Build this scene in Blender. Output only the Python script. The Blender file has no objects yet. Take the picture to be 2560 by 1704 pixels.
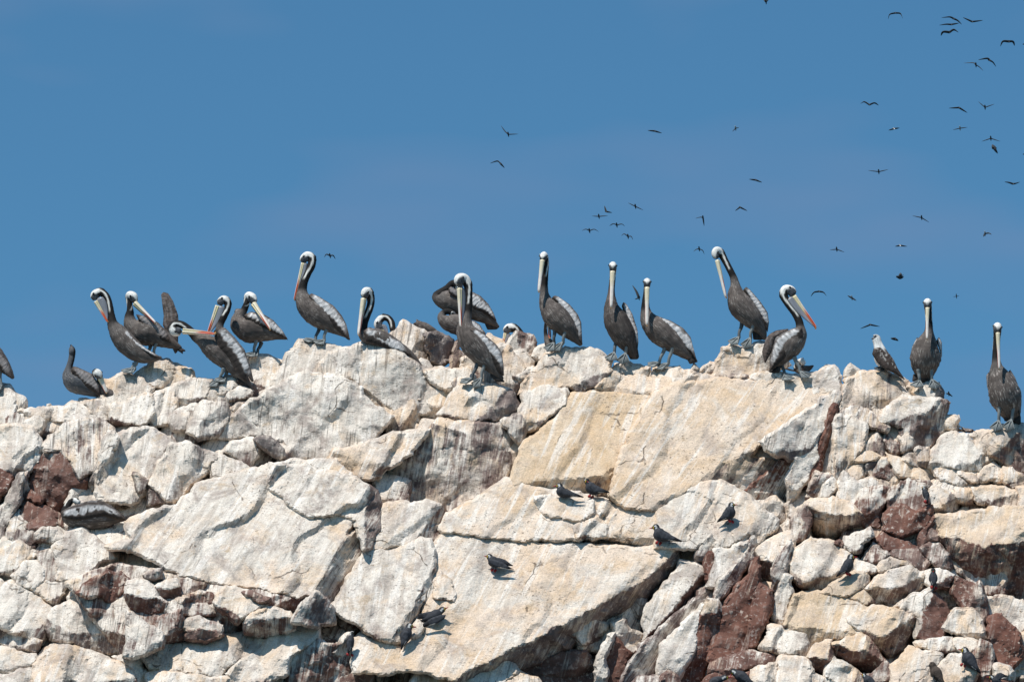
import bpy, math, random
import numpy as np
from mathutils import Vector
from mathutils.geometry import delaunay_2d_cdt
from mathutils.bvhtree import BVHTree

R = math.radians
scn = bpy.context.scene
col = scn.collection

# ------------------------------------------------------------------ camera
S = 220.0                      # photo pixels per metre at the crest of the rock
L = 60.0                       # metres from the boat to the crest
PITCH = R(15.0)
CZ = 2.4                       # eye height above the sea
FPX = S * L                    # focal length in photo pixels
CAM = np.array([0.0, -L * math.cos(PITCH), CZ])
cam_d = bpy.data.cameras.new('camera')
cam = bpy.data.objects.new('camera', cam_d)
col.objects.link(cam)
cam.location = CAM
cam.rotation_euler = (R(90) + PITCH, 0, 0)
cam_d.sensor_width = 36.0
cam_d.lens = 36.0 * FPX / 2560.0
cam_d.clip_start = 0.5
cam_d.clip_end = 30000.0
scn.camera = cam

# ------------------------------------------------------------------ sky, sun, exposure
SUN_DIR = Vector((-0.30, -0.40, 0.87)).normalized()
sun_elev = math.asin(SUN_DIR.z)
sun_az = math.atan2(SUN_DIR.x, SUN_DIR.y)
world = bpy.data.worlds.new('World')
scn.world = world
world.use_nodes = True
nt = world.node_tree
nt.nodes.clear()
sky = nt.nodes.new('ShaderNodeTexSky')
sky.sky_type = 'NISHITA'
sky.sun_disc = False
sky.sun_elevation = sun_elev
sky.sun_rotation = sun_az
sky.altitude = 0.0
sky.air_density = 1.0
sky.dust_density = 0.6
sky.ozone_density = 3.0
# thin, faint high veil of cloud, the same all round the sky
tc = nt.nodes.new('ShaderNodeTexCoord')
mp = nt.nodes.new('ShaderNodeMapping'); mp.inputs['Scale'].default_value = (5, 5, 16)
mp.inputs['Location'].default_value = (8.69, 0.10, 6.92)
cn = nt.nodes.new('ShaderNodeTexNoise'); cn.inputs['Scale'].default_value = 1.6; cn.inputs['Detail'].default_value = 3
cr = nt.nodes.new('ShaderNodeMapRange'); cr.inputs['From Min'].default_value = 0.50; cr.inputs['From Max'].default_value = 0.72
cr.inputs['To Max'].default_value = 0.6
tint = nt.nodes.new('ShaderNodeMix'); tint.data_type = 'RGBA'; tint.blend_type = 'MULTIPLY'
tint.inputs[0].default_value = 1.0; tint.inputs[7].default_value = (0.49, 0.885, 1.0, 1)
veil = nt.nodes.new('ShaderNodeMix'); veil.data_type = 'RGBA'; veil.blend_type = 'MIX'
veil.inputs[7].default_value = (1.92, 2.72, 4.45, 1)
bg = nt.nodes.new('ShaderNodeBackground'); bg.inputs['Strength'].default_value = 0.1
wo = nt.nodes.new('ShaderNodeOutputWorld')
nt.links.new(tc.outputs['Generated'], mp.inputs['Vector'])
nt.links.new(mp.outputs[0], cn.inputs['Vector'])
nt.links.new(cn.outputs['Fac'], cr.inputs['Value'])
nt.links.new(sky.outputs[0], tint.inputs[6])
nt.links.new(tint.outputs[2], veil.inputs[6])
nt.links.new(cr.outputs[0], veil.inputs[0])
nt.links.new(veil.outputs[2], bg.inputs['Color'])
nt.links.new(bg.outputs[0], wo.inputs['Surface'])

sun_l = bpy.data.lights.new('sun', 'SUN')
sun_l.energy = 4.6
sun_l.angle = R(0.5)
sun_l.color = (1.0, 0.96, 0.90)
sun = bpy.data.objects.new('sun', sun_l)
col.objects.link(sun)
sun.rotation_euler = SUN_DIR.to_track_quat('Z', 'Y').to_euler()
sun.location = (-20, -30, 70)
vs = scn.view_settings
vs.view_transform = 'Standard'
vs.look = 'None'
vs.exposure = 0.0
vs.gamma = 1.0
vs.use_curve_mapping = False
scn.cycles.max_bounces = 6

# ------------------------------------------------------------------ helpers
def P(x, y, d):
    """photo pixel + depth (in px, along world Y) -> points in the world; arrays welcome"""
    x = np.asarray(x, float); y = np.asarray(y, float); d = np.asarray(d, float)
    cx = (x - 1280.0) / FPX
    cy = (852.0 - y) / FPX
    ry = math.cos(PITCH) - cy * math.sin(PITCH)
    rz = math.sin(PITCH) + cy * math.cos(PITCH)
    t = (d / S - CAM[1]) / ry
    return np.stack([CAM[0] + t * cx, CAM[1] + t * ry, CAM[2] + t * rz], -1)

_rng = np.random.RandomState(5)
_perm = _rng.permutation(1024)
_vals = _rng.rand(1024)
def vnoise(x, y, seed=0):
    x = np.asarray(x, float); y = np.asarray(y, float)
    xi = np.floor(x).astype(int); yi = np.floor(y).astype(int)
    fx = x - xi; fy = y - yi
    fx = fx * fx * (3 - 2 * fx); fy = fy * fy * (3 - 2 * fy)
    def h(a, b):
        return _vals[_perm[(_perm[(a + seed * 131) & 1023] + b) & 1023]]
    return (h(xi, yi) * (1 - fx) + h(xi + 1, yi) * fx) * (1 - fy) + (h(xi, yi + 1) * (1 - fx) + h(xi + 1, yi + 1) * fx) * fy
def fbm(x, y, seed=0, oct=4, rough=0.5):
    s = 0; a = 1; n = 0
    for o in range(oct):
        s = s + a * (vnoise(x * 2 ** o, y * 2 ** o, seed + o * 7) - 0.5); n += a; a *= rough
    return s / n * 2
def cellstep(x, y, seed=0):
    """blocky chipped steps: value of the nearest jittered lattice point"""
    xi = np.floor(x).astype(int); yi = np.floor(y).astype(int)
    best = np.full(x.shape, 9e9); val = np.zeros(x.shape)
    for i in (-1, 0, 1):
        for j in (-1, 0, 1):
            a = xi + i; b = yi + j
            k = _perm[(_perm[(a + seed * 57) & 1023] + b) & 1023]
            px = a + _vals[k]; py = b + _vals[(k + 311) & 1023]
            dd = (px - x) ** 2 + (py - y) ** 2
            m = dd < best
            best = np.where(m, dd, best)
            # every cell a tilted facet
            v = (_vals[(k + 77) & 1023] - .5) + (x - px) * (_vals[(k + 177) & 1023] - .5) * 1.6 + (y - py) * (_vals[(k + 277) & 1023] - .5) * 1.6
            val = np.where(m, v, val)
    return val
def trinoise(x, y, seed=0):
    """planar facets with creases: random heights on a triangle lattice"""
    x = np.asarray(x, float) + .35 * fbm(np.asarray(x) * .9, np.asarray(y) * .9, seed + 40, 2); y = np.asarray(y, float) * 1.1547
    u = x - y * .5; v = y
    xi = np.floor(u).astype(int); yi = np.floor(v).astype(int)
    fx = u - xi; fy = v - yi
    def h(a, b):
        return _vals[_perm[(_perm[(a + seed * 97) & 1023] + b) & 1023]] - .5
    lo = h(xi, yi) + (h(xi + 1, yi) - h(xi, yi)) * fx + (h(xi, yi + 1) - h(xi, yi)) * fy
    hi = h(xi + 1, yi + 1) + (h(xi, yi + 1) - h(xi + 1, yi + 1)) * (1 - fx) + (h(xi + 1, yi) - h(xi + 1, yi + 1)) * (1 - fy)
    return np.where(fx + fy < 1, lo, hi)
def inside(px, py, poly):
    r = np.zeros(px.shape, bool)
    x0 = poly[:, 0]; y0 = poly[:, 1]; x1 = np.roll(x0, -1); y1 = np.roll(y0, -1)
    for a, b, c, d in zip(x0, y0, x1, y1):
        if b == d: continue
        c_ = ((b > py) != (d > py)) & (px < (c - a) * (py - b) / (d - b) + a)
        r ^= c_
    return r
def edge_dist(px, py, poly):
    best = np.full(px.shape, 1e9)
    x0 = poly[:, 0]; y0 = poly[:, 1]; x1 = np.roll(x0, -1); y1 = np.roll(y0, -1)
    for a, b, c, d in zip(x0, y0, x1, y1):
        l2 = (c - a) ** 2 + (d - b) ** 2 + 1e-9
        t = np.clip(((px - a) * (c - a) + (py - b) * (d - b)) / l2, 0, 1)
        best = np.minimum(best, (px - a - t * (c - a)) ** 2 + (py - b - t * (d - b)) ** 2)
    return np.sqrt(best)

def link_mesh(name, verts, faces, mat, parent=None, smooth=True, sharp=None):
    me = bpy.data.meshes.new(name)
    me.from_pydata([tuple(v) for v in verts], [], faces)
    if smooth:
        me.polygons.foreach_set('use_smooth', [True] * len(me.polygons))
        if sharp: me.set_sharp_from_angle(angle=R(sharp))
    me.materials.append(mat)
    o = bpy.data.objects.new(name, me)
    col.objects.link(o)
    if parent is not None: o.parent = parent
    return o
def attr(o, name, data, typ):
    a = o.data.attributes.new(name, typ, 'POINT')
    data = np.asarray(data, np.float32)
    a.data.foreach_set({'FLOAT': 'value', 'FLOAT_VECTOR': 'vector', 'FLOAT_COLOR': 'color'}[typ], data.ravel())

class NT:
    """short-hand for building node trees"""
    def __init__(s, name, rough=0.9, spec=0.2):
        s.mat = bpy.data.materials.new(name); s.mat.use_nodes = True
        s.t = s.mat.node_tree; s.t.nodes.clear()
        s.out = s.t.nodes.new('ShaderNodeOutputMaterial')
        s.b = s.t.nodes.new('ShaderNodeBsdfPrincipled')
        s.b.inputs['Roughness'].default_value = rough
        s.b.inputs['Specular IOR Level'].default_value = spec
        s.t.links.new(s.b.outputs[0], s.out.inputs['Surface'])
    def put(s, inp, v):
        if hasattr(v, 'is_output') : s.t.links.new(v, inp)
        elif v is not None:
            if isinstance(v, (tuple, list)) and len(v) == 3 and inp.type == 'RGBA': v = (*v, 1)
            inp.default_value = v
    def attr(s, name, out='Fac'):
        n = s.t.nodes.new('ShaderNodeAttribute'); n.attribute_name = name
        return n.outputs[out]
    def math(s, op, a, b=None, clamp=False):
        n = s.t.nodes.new('ShaderNodeMath'); n.operation = op; n.use_clamp = clamp
        s.put(n.inputs[0], a)
        if b is not None: s.put(n.inputs[1], b)
        return n.outputs[0]
    def mix(s, f, a, b, mode='MIX'):
        n = s.t.nodes.new('ShaderNodeMix'); n.data_type = 'RGBA'; n.blend_type = mode
        s.put(n.inputs[0], f); s.put(n.inputs[6], a); s.put(n.inputs[7], b)
        return n.outputs[2]
    def scale(s, v, sc, loc=(0, 0, 0)):
        n = s.t.nodes.new('ShaderNodeMapping'); s.put(n.inputs[0], v)
        n.inputs['Scale'].default_value = sc; n.inputs['Location'].default_value = loc
        return n.outputs[0]
    def noise(s, v, sc, det=3, rough=.5, dist=0):
        n = s.t.nodes.new('ShaderNodeTexNoise'); s.put(n.inputs['Vector'], v)
        n.inputs['Scale'].default_value = sc; n.inputs['Detail'].default_value = det
        n.inputs['Roughness'].default_value = rough; n.inputs['Distortion'].default_value = dist
        return n.outputs['Fac']
    def ramp(s, v, lo, hi, a=0.0, b=1.0):
        n = s.t.nodes.new('ShaderNodeMapRange'); n.interpolation_type = 'SMOOTHSTEP'
        s.put(n.inputs[0], v); n.inputs[1].default_value = lo; n.inputs[2].default_value = hi
        n.inputs[3].default_value = a; n.inputs[4].default_value = b
        return n.outputs[0]
    def bump(s, h, dist, strength=1.0, prev=None):
        n = s.t.nodes.new('ShaderNodeBump'); n.inputs['Distance'].default_value = dist
        n.inputs['Strength'].default_value = strength; s.put(n.inputs['Height'], h)
        if prev is not None: s.t.links.new(prev, n.inputs['Normal'])
        return n.outputs[0]

def simple_mat(name, colr, rough=.7, spec=.3):
    m = NT(name, rough, spec); m.put(m.b.inputs['Base Color'], colr); return m.mat

# ------------------------------------------------------------------ materials: rock
def rock_material():
    m = NT('guano_covered_rock', 0.92, 0.15)
    st = m.attr('st', 'Vector')          # u across the run of the droppings, v along it (metres)
    cov = m.attr('cov'); warm = m.attr('warm'); bare = m.attr('bare'); pale = m.attr('pale')
    gp = m.t.nodes.new('ShaderNodeNewGeometry').outputs['Position']
    big = m.noise(st, 1.3, 4, .6)
    mid = m.noise(gp, 5.0, 5, .62)
    low = m.noise(gp, 1.6, 4, .6, .4)
    fine = m.noise(gp, 24.0, 3, .6)
    sA = m.noise(m.scale(st, (9, 1.3, 1)), 1.0, 5, .62, .9)       # broad runs
    sB = m.noise(m.scale(st, (34, 2.4, 1), (3, 7, 0)), 1.0, 4, .65, .5)   # thin runs
    sC = m.noise(m.scale(st, (9, .75, 1), (11, 2, 0)), 1.0, 6, .62, 1.2)
    steep = m.ramp(cov, .72, .98, 1.0, .22)        # runs show most on the steeper, thinly covered faces
    # bare rock: brick red to purple grey
    red = m.mix(m.ramp(mid, .3, .7), (0.105, 0.046, 0.034), (0.225, 0.108, 0.078))
    gry = m.mix(m.ramp(mid, .3, .7), (0.150, 0.122, 0.112), (0.285, 0.240, 0.215))
    rock = m.mix(m.math('ADD', bare, m.math('MULTIPLY', m.math('SUBTRACT', big, .5), .6), True), red, gry)
    rock = m.mix(m.ramp(fine, .52, .72, 0, .45), rock, (0.31, 0.25, 0.22))
    rock = m.mix(m.ramp(fine, .26, .42, .5, 0), rock, (0.07, 0.045, 0.035))
    # guano: chalk white, cream, ochre
    gw = m.mix(m.ramp(sA, .34, .60), (0.555, 0.495, 0.43), (0.745, 0.69, 0.615))
    gc = m.mix(m.ramp(m.noise(st, 2.6, 5, .65), .38, .66), (0.72, 0.595, 0.48), (0.65, 0.49, 0.34))
    gc = m.mix(m.math('MULTIPLY', m.ramp(warm, .72, 1.0), .65), gc, m.mix(m.ramp(m.noise(st, 3.3, 4, .6), .4, .62), (0.64, 0.50, 0.345), (0.56, 0.395, 0.225)))
    wf = m.ramp(m.math('ADD', m.noise(st, 1.7, 5, .65, .8), m.math('MULTIPLY', m.math('SUBTRACT', warm, .5), .34)), .40, .60)
    gu = m.mix(wf, gw, gc)
    wr = m.math('MULTIPLY', m.ramp(sC, .51, .63), m.math('SUBTRACT', 1.05, m.math('MULTIPLY', warm, .4)), True)
    gu = m.mix(wr, gu, (0.79, 0.74, 0.675))
    # grey-brown weathered patches, stronger on the chalky stones
    gpat = m.math('MULTIPLY', m.ramp(m.noise(gp, 2.4, 6, .72, .5), .49, .64, 0, .88), m.math('SUBTRACT', 1.05, m.math('MULTIPLY', warm, .6)), True)
    gpat = m.math('MULTIPLY', gpat, m.math('SUBTRACT', 1.0, pale))
    gu = m.mix(gpat, gu, m.mix(m.ramp(mid, .4, .6), (0.32, 0.265, 0.235), (0.43, 0.375, 0.33)))
    # pinkish brown stone showing through worn spots
    worn = m.math('MULTIPLY', m.ramp(m.noise(gp, 3.4, 6, .72, .8), .56, .68, 0, .55), m.math('SUBTRACT', 1.05, m.math('MULTIPLY', warm, .8)), True)
    gu = m.mix(m.math('MULTIPLY', worn, m.math('SUBTRACT', 1.0, pale)), gu, (0.36, 0.275, 0.24))
    # tan stains
    gu = m.mix(m.ramp(m.noise(st, 4.3, 5, .7, .7), .56, .70, 0, .55), gu, (0.47, 0.335, 0.20))
    # thin dark runs washed through the guano
    dk = m.math('MULTIPLY', m.ramp(sB, .53, .66), m.math('SUBTRACT', 1.0, m.math('MULTIPLY', pale, .7)))
    dk = m.math('MULTIPLY', dk, m.ramp(low, .34, .52, .25, 1.0))
    dk = m.math('MULTIPLY', dk, steep)
    gu = m.mix(m.math('MULTIPLY', dk, .85), gu, (0.17, 0.145, 0.125))
    # hairline cracks
    wv = m.t.nodes.new('ShaderNodeVectorMath'); wv.operation = 'MULTIPLY_ADD'
    nz = m.t.nodes.new('ShaderNodeTexNoise'); nz.inputs['Scale'].default_value = 2.2; nz.inputs['Detail'].default_value = 4
    m.put(nz.inputs['Vector'], gp); m.put(wv.inputs[0], nz.outputs['Color']); wv.inputs[1].default_value = (.55, .55, .55); m.put(wv.inputs[2], gp)
    vo = m.t.nodes.new('ShaderNodeTexVoronoi'); vo.feature = 'DISTANCE_TO_EDGE'; vo.inputs['Scale'].default_value = 1.15
    m.put(vo.inputs['Vector'], wv.outputs[0])
    crk = m.math('MULTIPLY', m.ramp(vo.outputs['Distance'], .003, .014, 1, 0), m.ramp(m.noise(gp, 1.9, 4, .7), .52, .62), True)
    gu = m.mix(m.math('MULTIPLY', crk, .8), gu, (0.13, 0.095, 0.07))
    # small dark pits and crumbs in patches
    pit = m.noise(m.scale(gp, (1, 1, 1.5)), 30.0, 3, .6)
    pm = m.math('MULTIPLY', m.ramp(pit, .60, .66), m.ramp(m.noise(gp, 2.0, 4, .65), .44, .60, .15, 1))
    gu = m.mix(m.math('MULTIPLY', pm, .8), gu, (0.14, 0.105, 0.08))
    # grain
    gr = m.noise(gp, 70.0, 2, .6)
    gu = m.mix(1.0, gu, m.math('ADD', m.ramp(gr, .3, .7, .86, 1.12), m.math('MULTIPLY', m.math('SUBTRACT', fine, .5), .30)), 'MULTIPLY')
    gu = m.mix(1.0, gu, (1.01, 0.985, 0.962), 'MULTIPLY')
    # coverage mask, broken up along the runs
    e = m.math('ADD', cov, m.math('MULTIPLY', m.math('SUBTRACT', sA, .5), .95))
    e = m.math('ADD', e, m.math('MULTIPLY', m.math('SUBTRACT', sB, .5), m.math('MULTIPLY', steep, .8)))
    e = m.math('ADD', e, m.math('MULTIPLY', m.math('SUBTRACT', mid, .5), .9))
    mask = m.ramp(e, .34, .62)
    # runs and splashes over bare stone
    sD = m.noise(m.scale(st, (17, .7, 1), (5, 3, 0)), 1.0, 6, .65, .9)
    drip = m.math('MULTIPLY', m.ramp(sD, .52, .62), m.ramp(m.noise(gp, 2.6, 4, .6), .44, .62), True)
    drip = m.math('MULTIPLY', drip, m.ramp(cov, .0, .3, .25, .8))
    dust = m.math('MULTIPLY', m.ramp(fine, .55, .66), m.ramp(low, .44, .60, .05, .6))
    mask = m.math('MAXIMUM', mask, m.math('MAXIMUM', drip, dust))
    c = m.mix(mask, rock, gu)
    m.put(m.b.inputs['Base Color'], c)
    n1 = m.bump(mid, 0.05, .5)
    n2 = m.bump(fine, 0.014, .55, n1)
    n3 = m.bump(m.math('SUBTRACT', pit, m.math('MULTIPLY', crk, 1.2)), 0.014, .6, n2)
    m.t.links.new(n3, m.b.inputs['Normal'])
    return m.mat
M_ROCK = rock_material()

def set_tags(o, label=None, cat=None, group=None, kind=None):
    if label: o['label'] = label
    if cat: o['category'] = cat
    if group: o['group'] = group
    if kind: o['kind'] = kind
    return o

# ------------------------------------------------------------------ the sea (below the frame, to the horizon)
mw = NT('sea_water', 0.12, 0.5)
gpw = mw.t.nodes.new('ShaderNodeNewGeometry').outputs['Position']
mw.put(mw.b.inputs['Base Color'], (0.012, 0.045, 0.06))
mw.t.links.new(mw.bump(mw.noise(gpw, .7, 5, .6), .35, .6), mw.b.inputs['Normal'])
q = 9000.0
sea = link_mesh('sea', [(-q, -q, 0), (q, -q, 0), (q, q, 0), (-q, q, 0)], [(0, 1, 2, 3)], mw.mat, smooth=False)
set_tags(sea, kind='structure')

# ------------------------------------------------------------------ rock outcrop: crest line in photo pixels
CREST = [(-300, 990), (0, 986), (40, 985), (77, 1017), (122, 1013), (191, 1002), (245, 996), (262, 946), (325, 930), (383, 893), (440, 902),
         (482, 925), (536, 948), (574, 938), (616, 890), (650, 888), (704, 902), (746, 848), (804, 852), (857, 868), (903, 850), (972, 850),
         (1010, 868), (1100, 900), (1170, 880), (1255, 850), (1290, 832), (1336, 840), (1350, 862), (1412, 862), (1450, 870), (1508, 877),
         (1527, 897), (1604, 904), (1700, 914), (1775, 904), (1801, 872), (1851, 860), (1905, 856), (1925, 900), (1966, 919), (2046, 931),
         (2080, 915), (2104, 938), (2146, 927), (2211, 926), (2268, 952), (2349, 957), (2362, 1010), (2395, 1050), (2391, 1078), (2452, 1076), (2480, 1062),
         (2560, 1056), (2900, 1070)]
CRX = np.array([c[0] for c in CREST], float); CRY = np.array([c[1] for c in CREST], float)
def base_depth(x, y):
    return 0.60 * (930.0 - np.asarray(y, float))

outcrop = bpy.data.objects.new('rock_outcrop', None)
col.objects.link(outcrop)
outcrop.location = (0, 0, 10)
set_tags(outcrop, kind='structure')
bpy.context.view_layer.update()
OUT_OFF = np.array([0, 0, 10.0])
BVH_V = []; BVH_F = []

def add_rock(name, V, F, at):
    base = sum(len(v) for v in BVH_V)
    BVH_V.append(V); BVH_F.extend([[i + base for i in f] for f in F])
    o = link_mesh(name, V - OUT_OFF, F, M_ROCK, outcrop, True, 24)
    attr(o, 'st', at['st'], 'FLOAT_VECTOR')
    for k in ('cov', 'warm', 'bare', 'pale'): attr(o, k, at[k], 'FLOAT')
    return o

# core: the body of the outcrop behind and below the stones; runs back over the top and down to the sea
def build_core():
    xs = np.arange(-420, 2981, 20.0); nrow = 62
    V = []; 
    cy = np.interp(xs, CRX, CRY) + 26
    rows = []
    for r_ in range(nrow):
        f = r_ / (nrow - 1)
        y = cy + (1990 - cy) * f
        d = base_depth(xs, y) + 112 + 34 * fbm(xs / 90, y / 90, 3, 4)
        hole = np.exp(-((xs - 2560) / 60) ** 2 - ((y - 1640) / 100) ** 2)
        d = d + 260 * hole
        rows.append(P(xs, y, d))
    front = rows[-1].copy(); front[:, 1] -= 2.5; front[:, 2] = -1.5
    rows.append(front)
    top = rows[0]
    back = []
    for dy, dz in ((1.2, -.05), (3, -.5), (5.5, -2.0), (8, None)):
        p = top.copy(); p[:, 1] += dy
        p[:, 2] = -1.5 if dz is None else p[:, 2] + dz + .25 * fbm(xs / 70, xs * 0 + dy, 9, 3)
        back.append(p)
    rows = back[::-1] + rows
    n = len(xs)
    V = np.concatenate(rows)
    F = []
    for i in range(len(rows) - 1):
        for j in range(n - 1):
            F.append([i * n + j, (i + 1) * n + j, (i + 1) * n + j + 1, i * n + j + 1])
    k = len(V)
    st = np.stack([V[:, 0], V[:, 2], V[:, 1] * 0], -1)
    o = np.ones(k)
    add_rock('rock_core', V, F, dict(st=st, cov=o * .22, warm=o * .6, bare=o * .25, pale=o * 0))
build_core()

CROP = {'A': (0, 600, 2.6133), 'B': (800, 600, 2.6133), 'C': (1660, 600, 2.6133), 'D': (0, 1104, 2.6133), 'E': (800, 1104, 2.6133),
        'F': (1660, 1104, 2.6133), 'G': (1000, 1080, 3.3657), 'H': (1240, 1380, 3.5697), 'I': (1900, 950, 3.5636), 'J': (0, 960, 3.5636),
        'N': (0, 0, 1.0)}
ROCK_N = [0]
COVERED = []
SPECS = []
def rock(crop, pts, **kw):
    ox, oy, sc = CROP[crop]
    COVERED.append(np.array([(ox + p[0] / sc, oy + p[1] / sc) for p in pts]))
    SPECS.append((crop, pts, kw))
GX0, GY0, GST = -160.0, 740.0, 6.0
GRID = {}
def build_rocks():
    """first pass: the front depth of the whole traced face on a grid, smoothed; second pass: the stones, grown together along their joints"""
    nx, ny = int(2900 / GST), int(1120 / GST)
    gx, gy = np.meshgrid(GX0 + np.arange(nx) * GST, GY0 + np.arange(ny) * GST)
    D = base_depth(gx, gy) + 20
    for crop, pts, kw in SPECS:
        ox, oy, sc = CROP[crop]
        poly = np.array([(ox + p[0] / sc, oy + p[1] / sc) for p in pts])
        (x0, y0), (x1, y1) = poly.min(0), poly.max(0)
        i0, i1 = int(max(0, (x0 - GX0) // GST)), int(min(nx, (x1 - GX0) // GST + 2)); j0, j1 = int(max(0, (y0 - GY0) // GST)), int(min(ny, (y1 - GY0) // GST + 2))
        if i1 <= i0 or j1 <= j0: continue
        X = gx[j0:j1, i0:i1]; Y = gy[j0:j1, i0:i1]
        m = inside(X, Y, poly); cx, cy = poly.mean(0)
        d = base_depth(cx, cy) + kw.get('off', -30) + kw.get('a', 0) * (X - cx) + kw.get('b', .62) * (cy - Y)
        ex = np.zeros(X.shape)
        for g in kw.get('ridges', ()):
            ax, ay, bx, by, k = ox + g[0] / sc, oy + g[1] / sc, ox + g[2] / sc, oy + g[3] / sc, g[4]
            ex = np.maximum(ex, k * ((X - ax) * -(by - ay) + (Y - ay) * (bx - ax)) / math.hypot(bx - ax, by - ay))
        d = d + ex
        sub_ = D[j0:j1, i0:i1]; sub_[m] = np.minimum(sub_[m], d[m]) if kw.get('front') else np.minimum(sub_[m] + 0, d[m])
    M = (gy > np.interp(gx, CRX, CRY) - 4).astype(float)
    A = D * M; B = M.copy()
    def blur(a, r):
        for ax_ in (0, 1):
            c = np.cumsum(np.pad(a, [(r + 1, r) if k == ax_ else (0, 0) for k in (0, 1)], mode='edge'), axis=ax_)
            a = (np.take(c, range(2 * r + 1, c.shape[ax_]), ax_) - np.take(c, range(0, c.shape[ax_] - 2 * r - 1), ax_)) / (2 * r + 1)
        return a
    for _ in range(3): A = blur(A, 2); B = blur(B, 2)
    GRID['g'] = A / np.maximum(B, 1e-3)
    for crop, pts, kw in SPECS: make_rock(crop, pts, **kw)
def smooth_depth(x, y):
    g = GRID['g']
    fx = np.clip((x - GX0) / GST, 0, g.shape[1] - 1.001); fy = np.clip((y - GY0) / GST, 0, g.shape[0] - 1.001)
    i = fx.astype(int); j = fy.astype(int); u = fx - i; v = fy - j
    return (g[j, i] * (1 - u) + g[j, i + 1] * u) * (1 - v) + (g[j + 1, i] * (1 - u) + g[j + 1, i + 1] * u) * v

def make_rock(crop, pts, off=-30, a=0.0, b=0.62, ridges=(), cov=.9, warm=.4, bare=.5, ang=80, T=90, name='boulder', rough=1.0, pale=0.0,
         step=5.2, rnd=4.0, skirt=4.5, jit=1.0, rcov=None, label=None, fuse=None, groove=None, frac=1.0, strike=57):
    """one stone: outline traced in photo pixels, its own depth, tilt, facets beyond ridge lines and a thickness going back"""
    ox, oy, sc = CROP[crop]
    ROCK_N[0] += 1; seed = ROCK_N[0]
    poly = np.array([(ox + p[0] / sc, oy + p[1] / sc) for p in pts])
    # ragged outline
    out = []
    n = len(poly)
    for i in range(n):
        p = poly[i]; q_ = poly[(i + 1) % n]
        ln = math.hypot(*(q_ - p)); k = max(1, int(ln / step))
        nx, ny = (q_ - p)[1] / (ln + 1e-9), -(q_ - p)[0] / (ln + 1e-9)
        for j in range(k):
            t = j / k
            s_ = p + (q_ - p) * t
            am = jit * (5.0 * fbm(s_[0] / 38, s_[1] / 38, seed % 7, 2) + 2.6 * fbm(s_[0] / 9, s_[1] / 9, 11 + seed % 5, 2)
                        + 4.0 * float(cellstep(np.array([s_[0] / 27]), np.array([s_[1] / 22]), seed % 9)[0]) + 6.0 * float(trinoise(s_[0] / 19, s_[1] / 19, seed % 11)))
            am *= min(1, ln / 40)
            out.append((s_[0] + nx * am, s_[1] + ny * am))
    out = np.array(out)
    # let neighbours run into each other: a sloping skirt round the traced outline
    area = ((poly[:, 0] * np.roll(poly[:, 1], -1)) - (np.roll(poly[:, 0], -1) * poly[:, 1])).sum()
    tn = np.roll(out, -2, 0) - np.roll(out, 2, 0); tn /= np.linalg.norm(tn, axis=1)[:, None] + 1e-9
    nrm = np.stack([tn[:, 1], -tn[:, 0]], 1) * (1 if area > 0 else -1)
    ymid = np.interp(out[:, 0], CRX, CRY)
    g_ = np.where(out[:, 1] < ymid + 22, 0.0, skirt)
    out = out + nrm * g_[:, None]
    keep = np.ones(len(out), bool)
    for i in range(len(out)):
        if i and np.linalg.norm(out[i] - out[np.nonzero(keep[:i])[0][-1]]) < step * .35: keep[i] = False
    out = out[keep]
    x0, y0 = out.min(0); x1, y1 = out.max(0)
    gx, gy = np.meshgrid(np.arange(x0, x1, step), np.arange(y0, y1, step * .87))
    gx = gx + (np.arange(gx.shape[0])[:, None] % 2) * step * .5
    rs = np.random.RandomState(seed)
    gx = gx + rs.uniform(-.28, .28, gx.shape) * step; gy = gy + rs.uniform(-.28, .28, gy.shape) * step
    gx = gx.ravel(); gy = gy.ravel()
    ok = inside(gx, gy, out)
    gx = gx[ok]; gy = gy[ok]
    ok = edge_dist(gx, gy, out) > step * .55
    gx = gx[ok]; gy = gy[ok]
    vin = [Vector(p) for p in out] + [Vector((u, v)) for u, v in zip(gx, gy)]
    m_ = len(out)
    r = delaunay_2d_cdt(vin, [(i, (i + 1) % m_) for i in range(m_)], [], 1, 1e-4)
    xy = np.array([tuple(v) for v in r[0]]); F = [list(f) for f in r[2]]
    if not len(F): return None
    x = xy[:, 0]; y = xy[:, 1]
    cx, cy = poly.mean(0)
    d = base_depth(cx, cy) + off + a * (x - cx) + b * (cy - y)
    ex = np.zeros(len(x)); rid = np.zeros(len(x), int)
    hgt = poly[:, 1].max() - poly[:, 1].min(); wid = poly[:, 0].max() - poly[:, 0].min()
    ridges = [tuple(g) for g in ridges]
    rr = random.Random(seed * 7 + 1)
    if not ridges and hgt > 26 and rr.random() < .8:
        # broken lower edge: two facets meeting near the bottom, one on the right
        yb = poly[:, 1].max(); xl = poly[:, 0].min(); xr = poly[:, 0].max()
        xm = xl + wid * rr.uniform(.3, .7); y1_ = yb - hgt * rr.uniform(.16, .36); tl = rr.uniform(-.25, .25)
        k1 = rr.uniform(.7, 1.5)
        loc = [((xl - 5), y1_ - (xm - xl) * tl, xm, y1_ + hgt * .08, k1, cov * rr.uniform(.5, .85)),
               (xm, y1_ + hgt * .08, xr + 5, y1_ - hgt * rr.uniform(.0, .4), k1 * rr.uniform(.6, 1.1), cov * rr.uniform(.45, .8))]
        ridges = [((g[0] - ox) * sc, (g[1] - oy) * sc, (g[2] - ox) * sc, (g[3] - oy) * sc, g[4], g[5]) for g in loc]
    rc = [cov]
    wob = 7 * fbm(x / 30, y / 30, seed + 3, 3) + 8 * trinoise(x / 24, y / 21, seed + 6) + 3 * cellstep(x / 34, y / 28, seed + 2)
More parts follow.
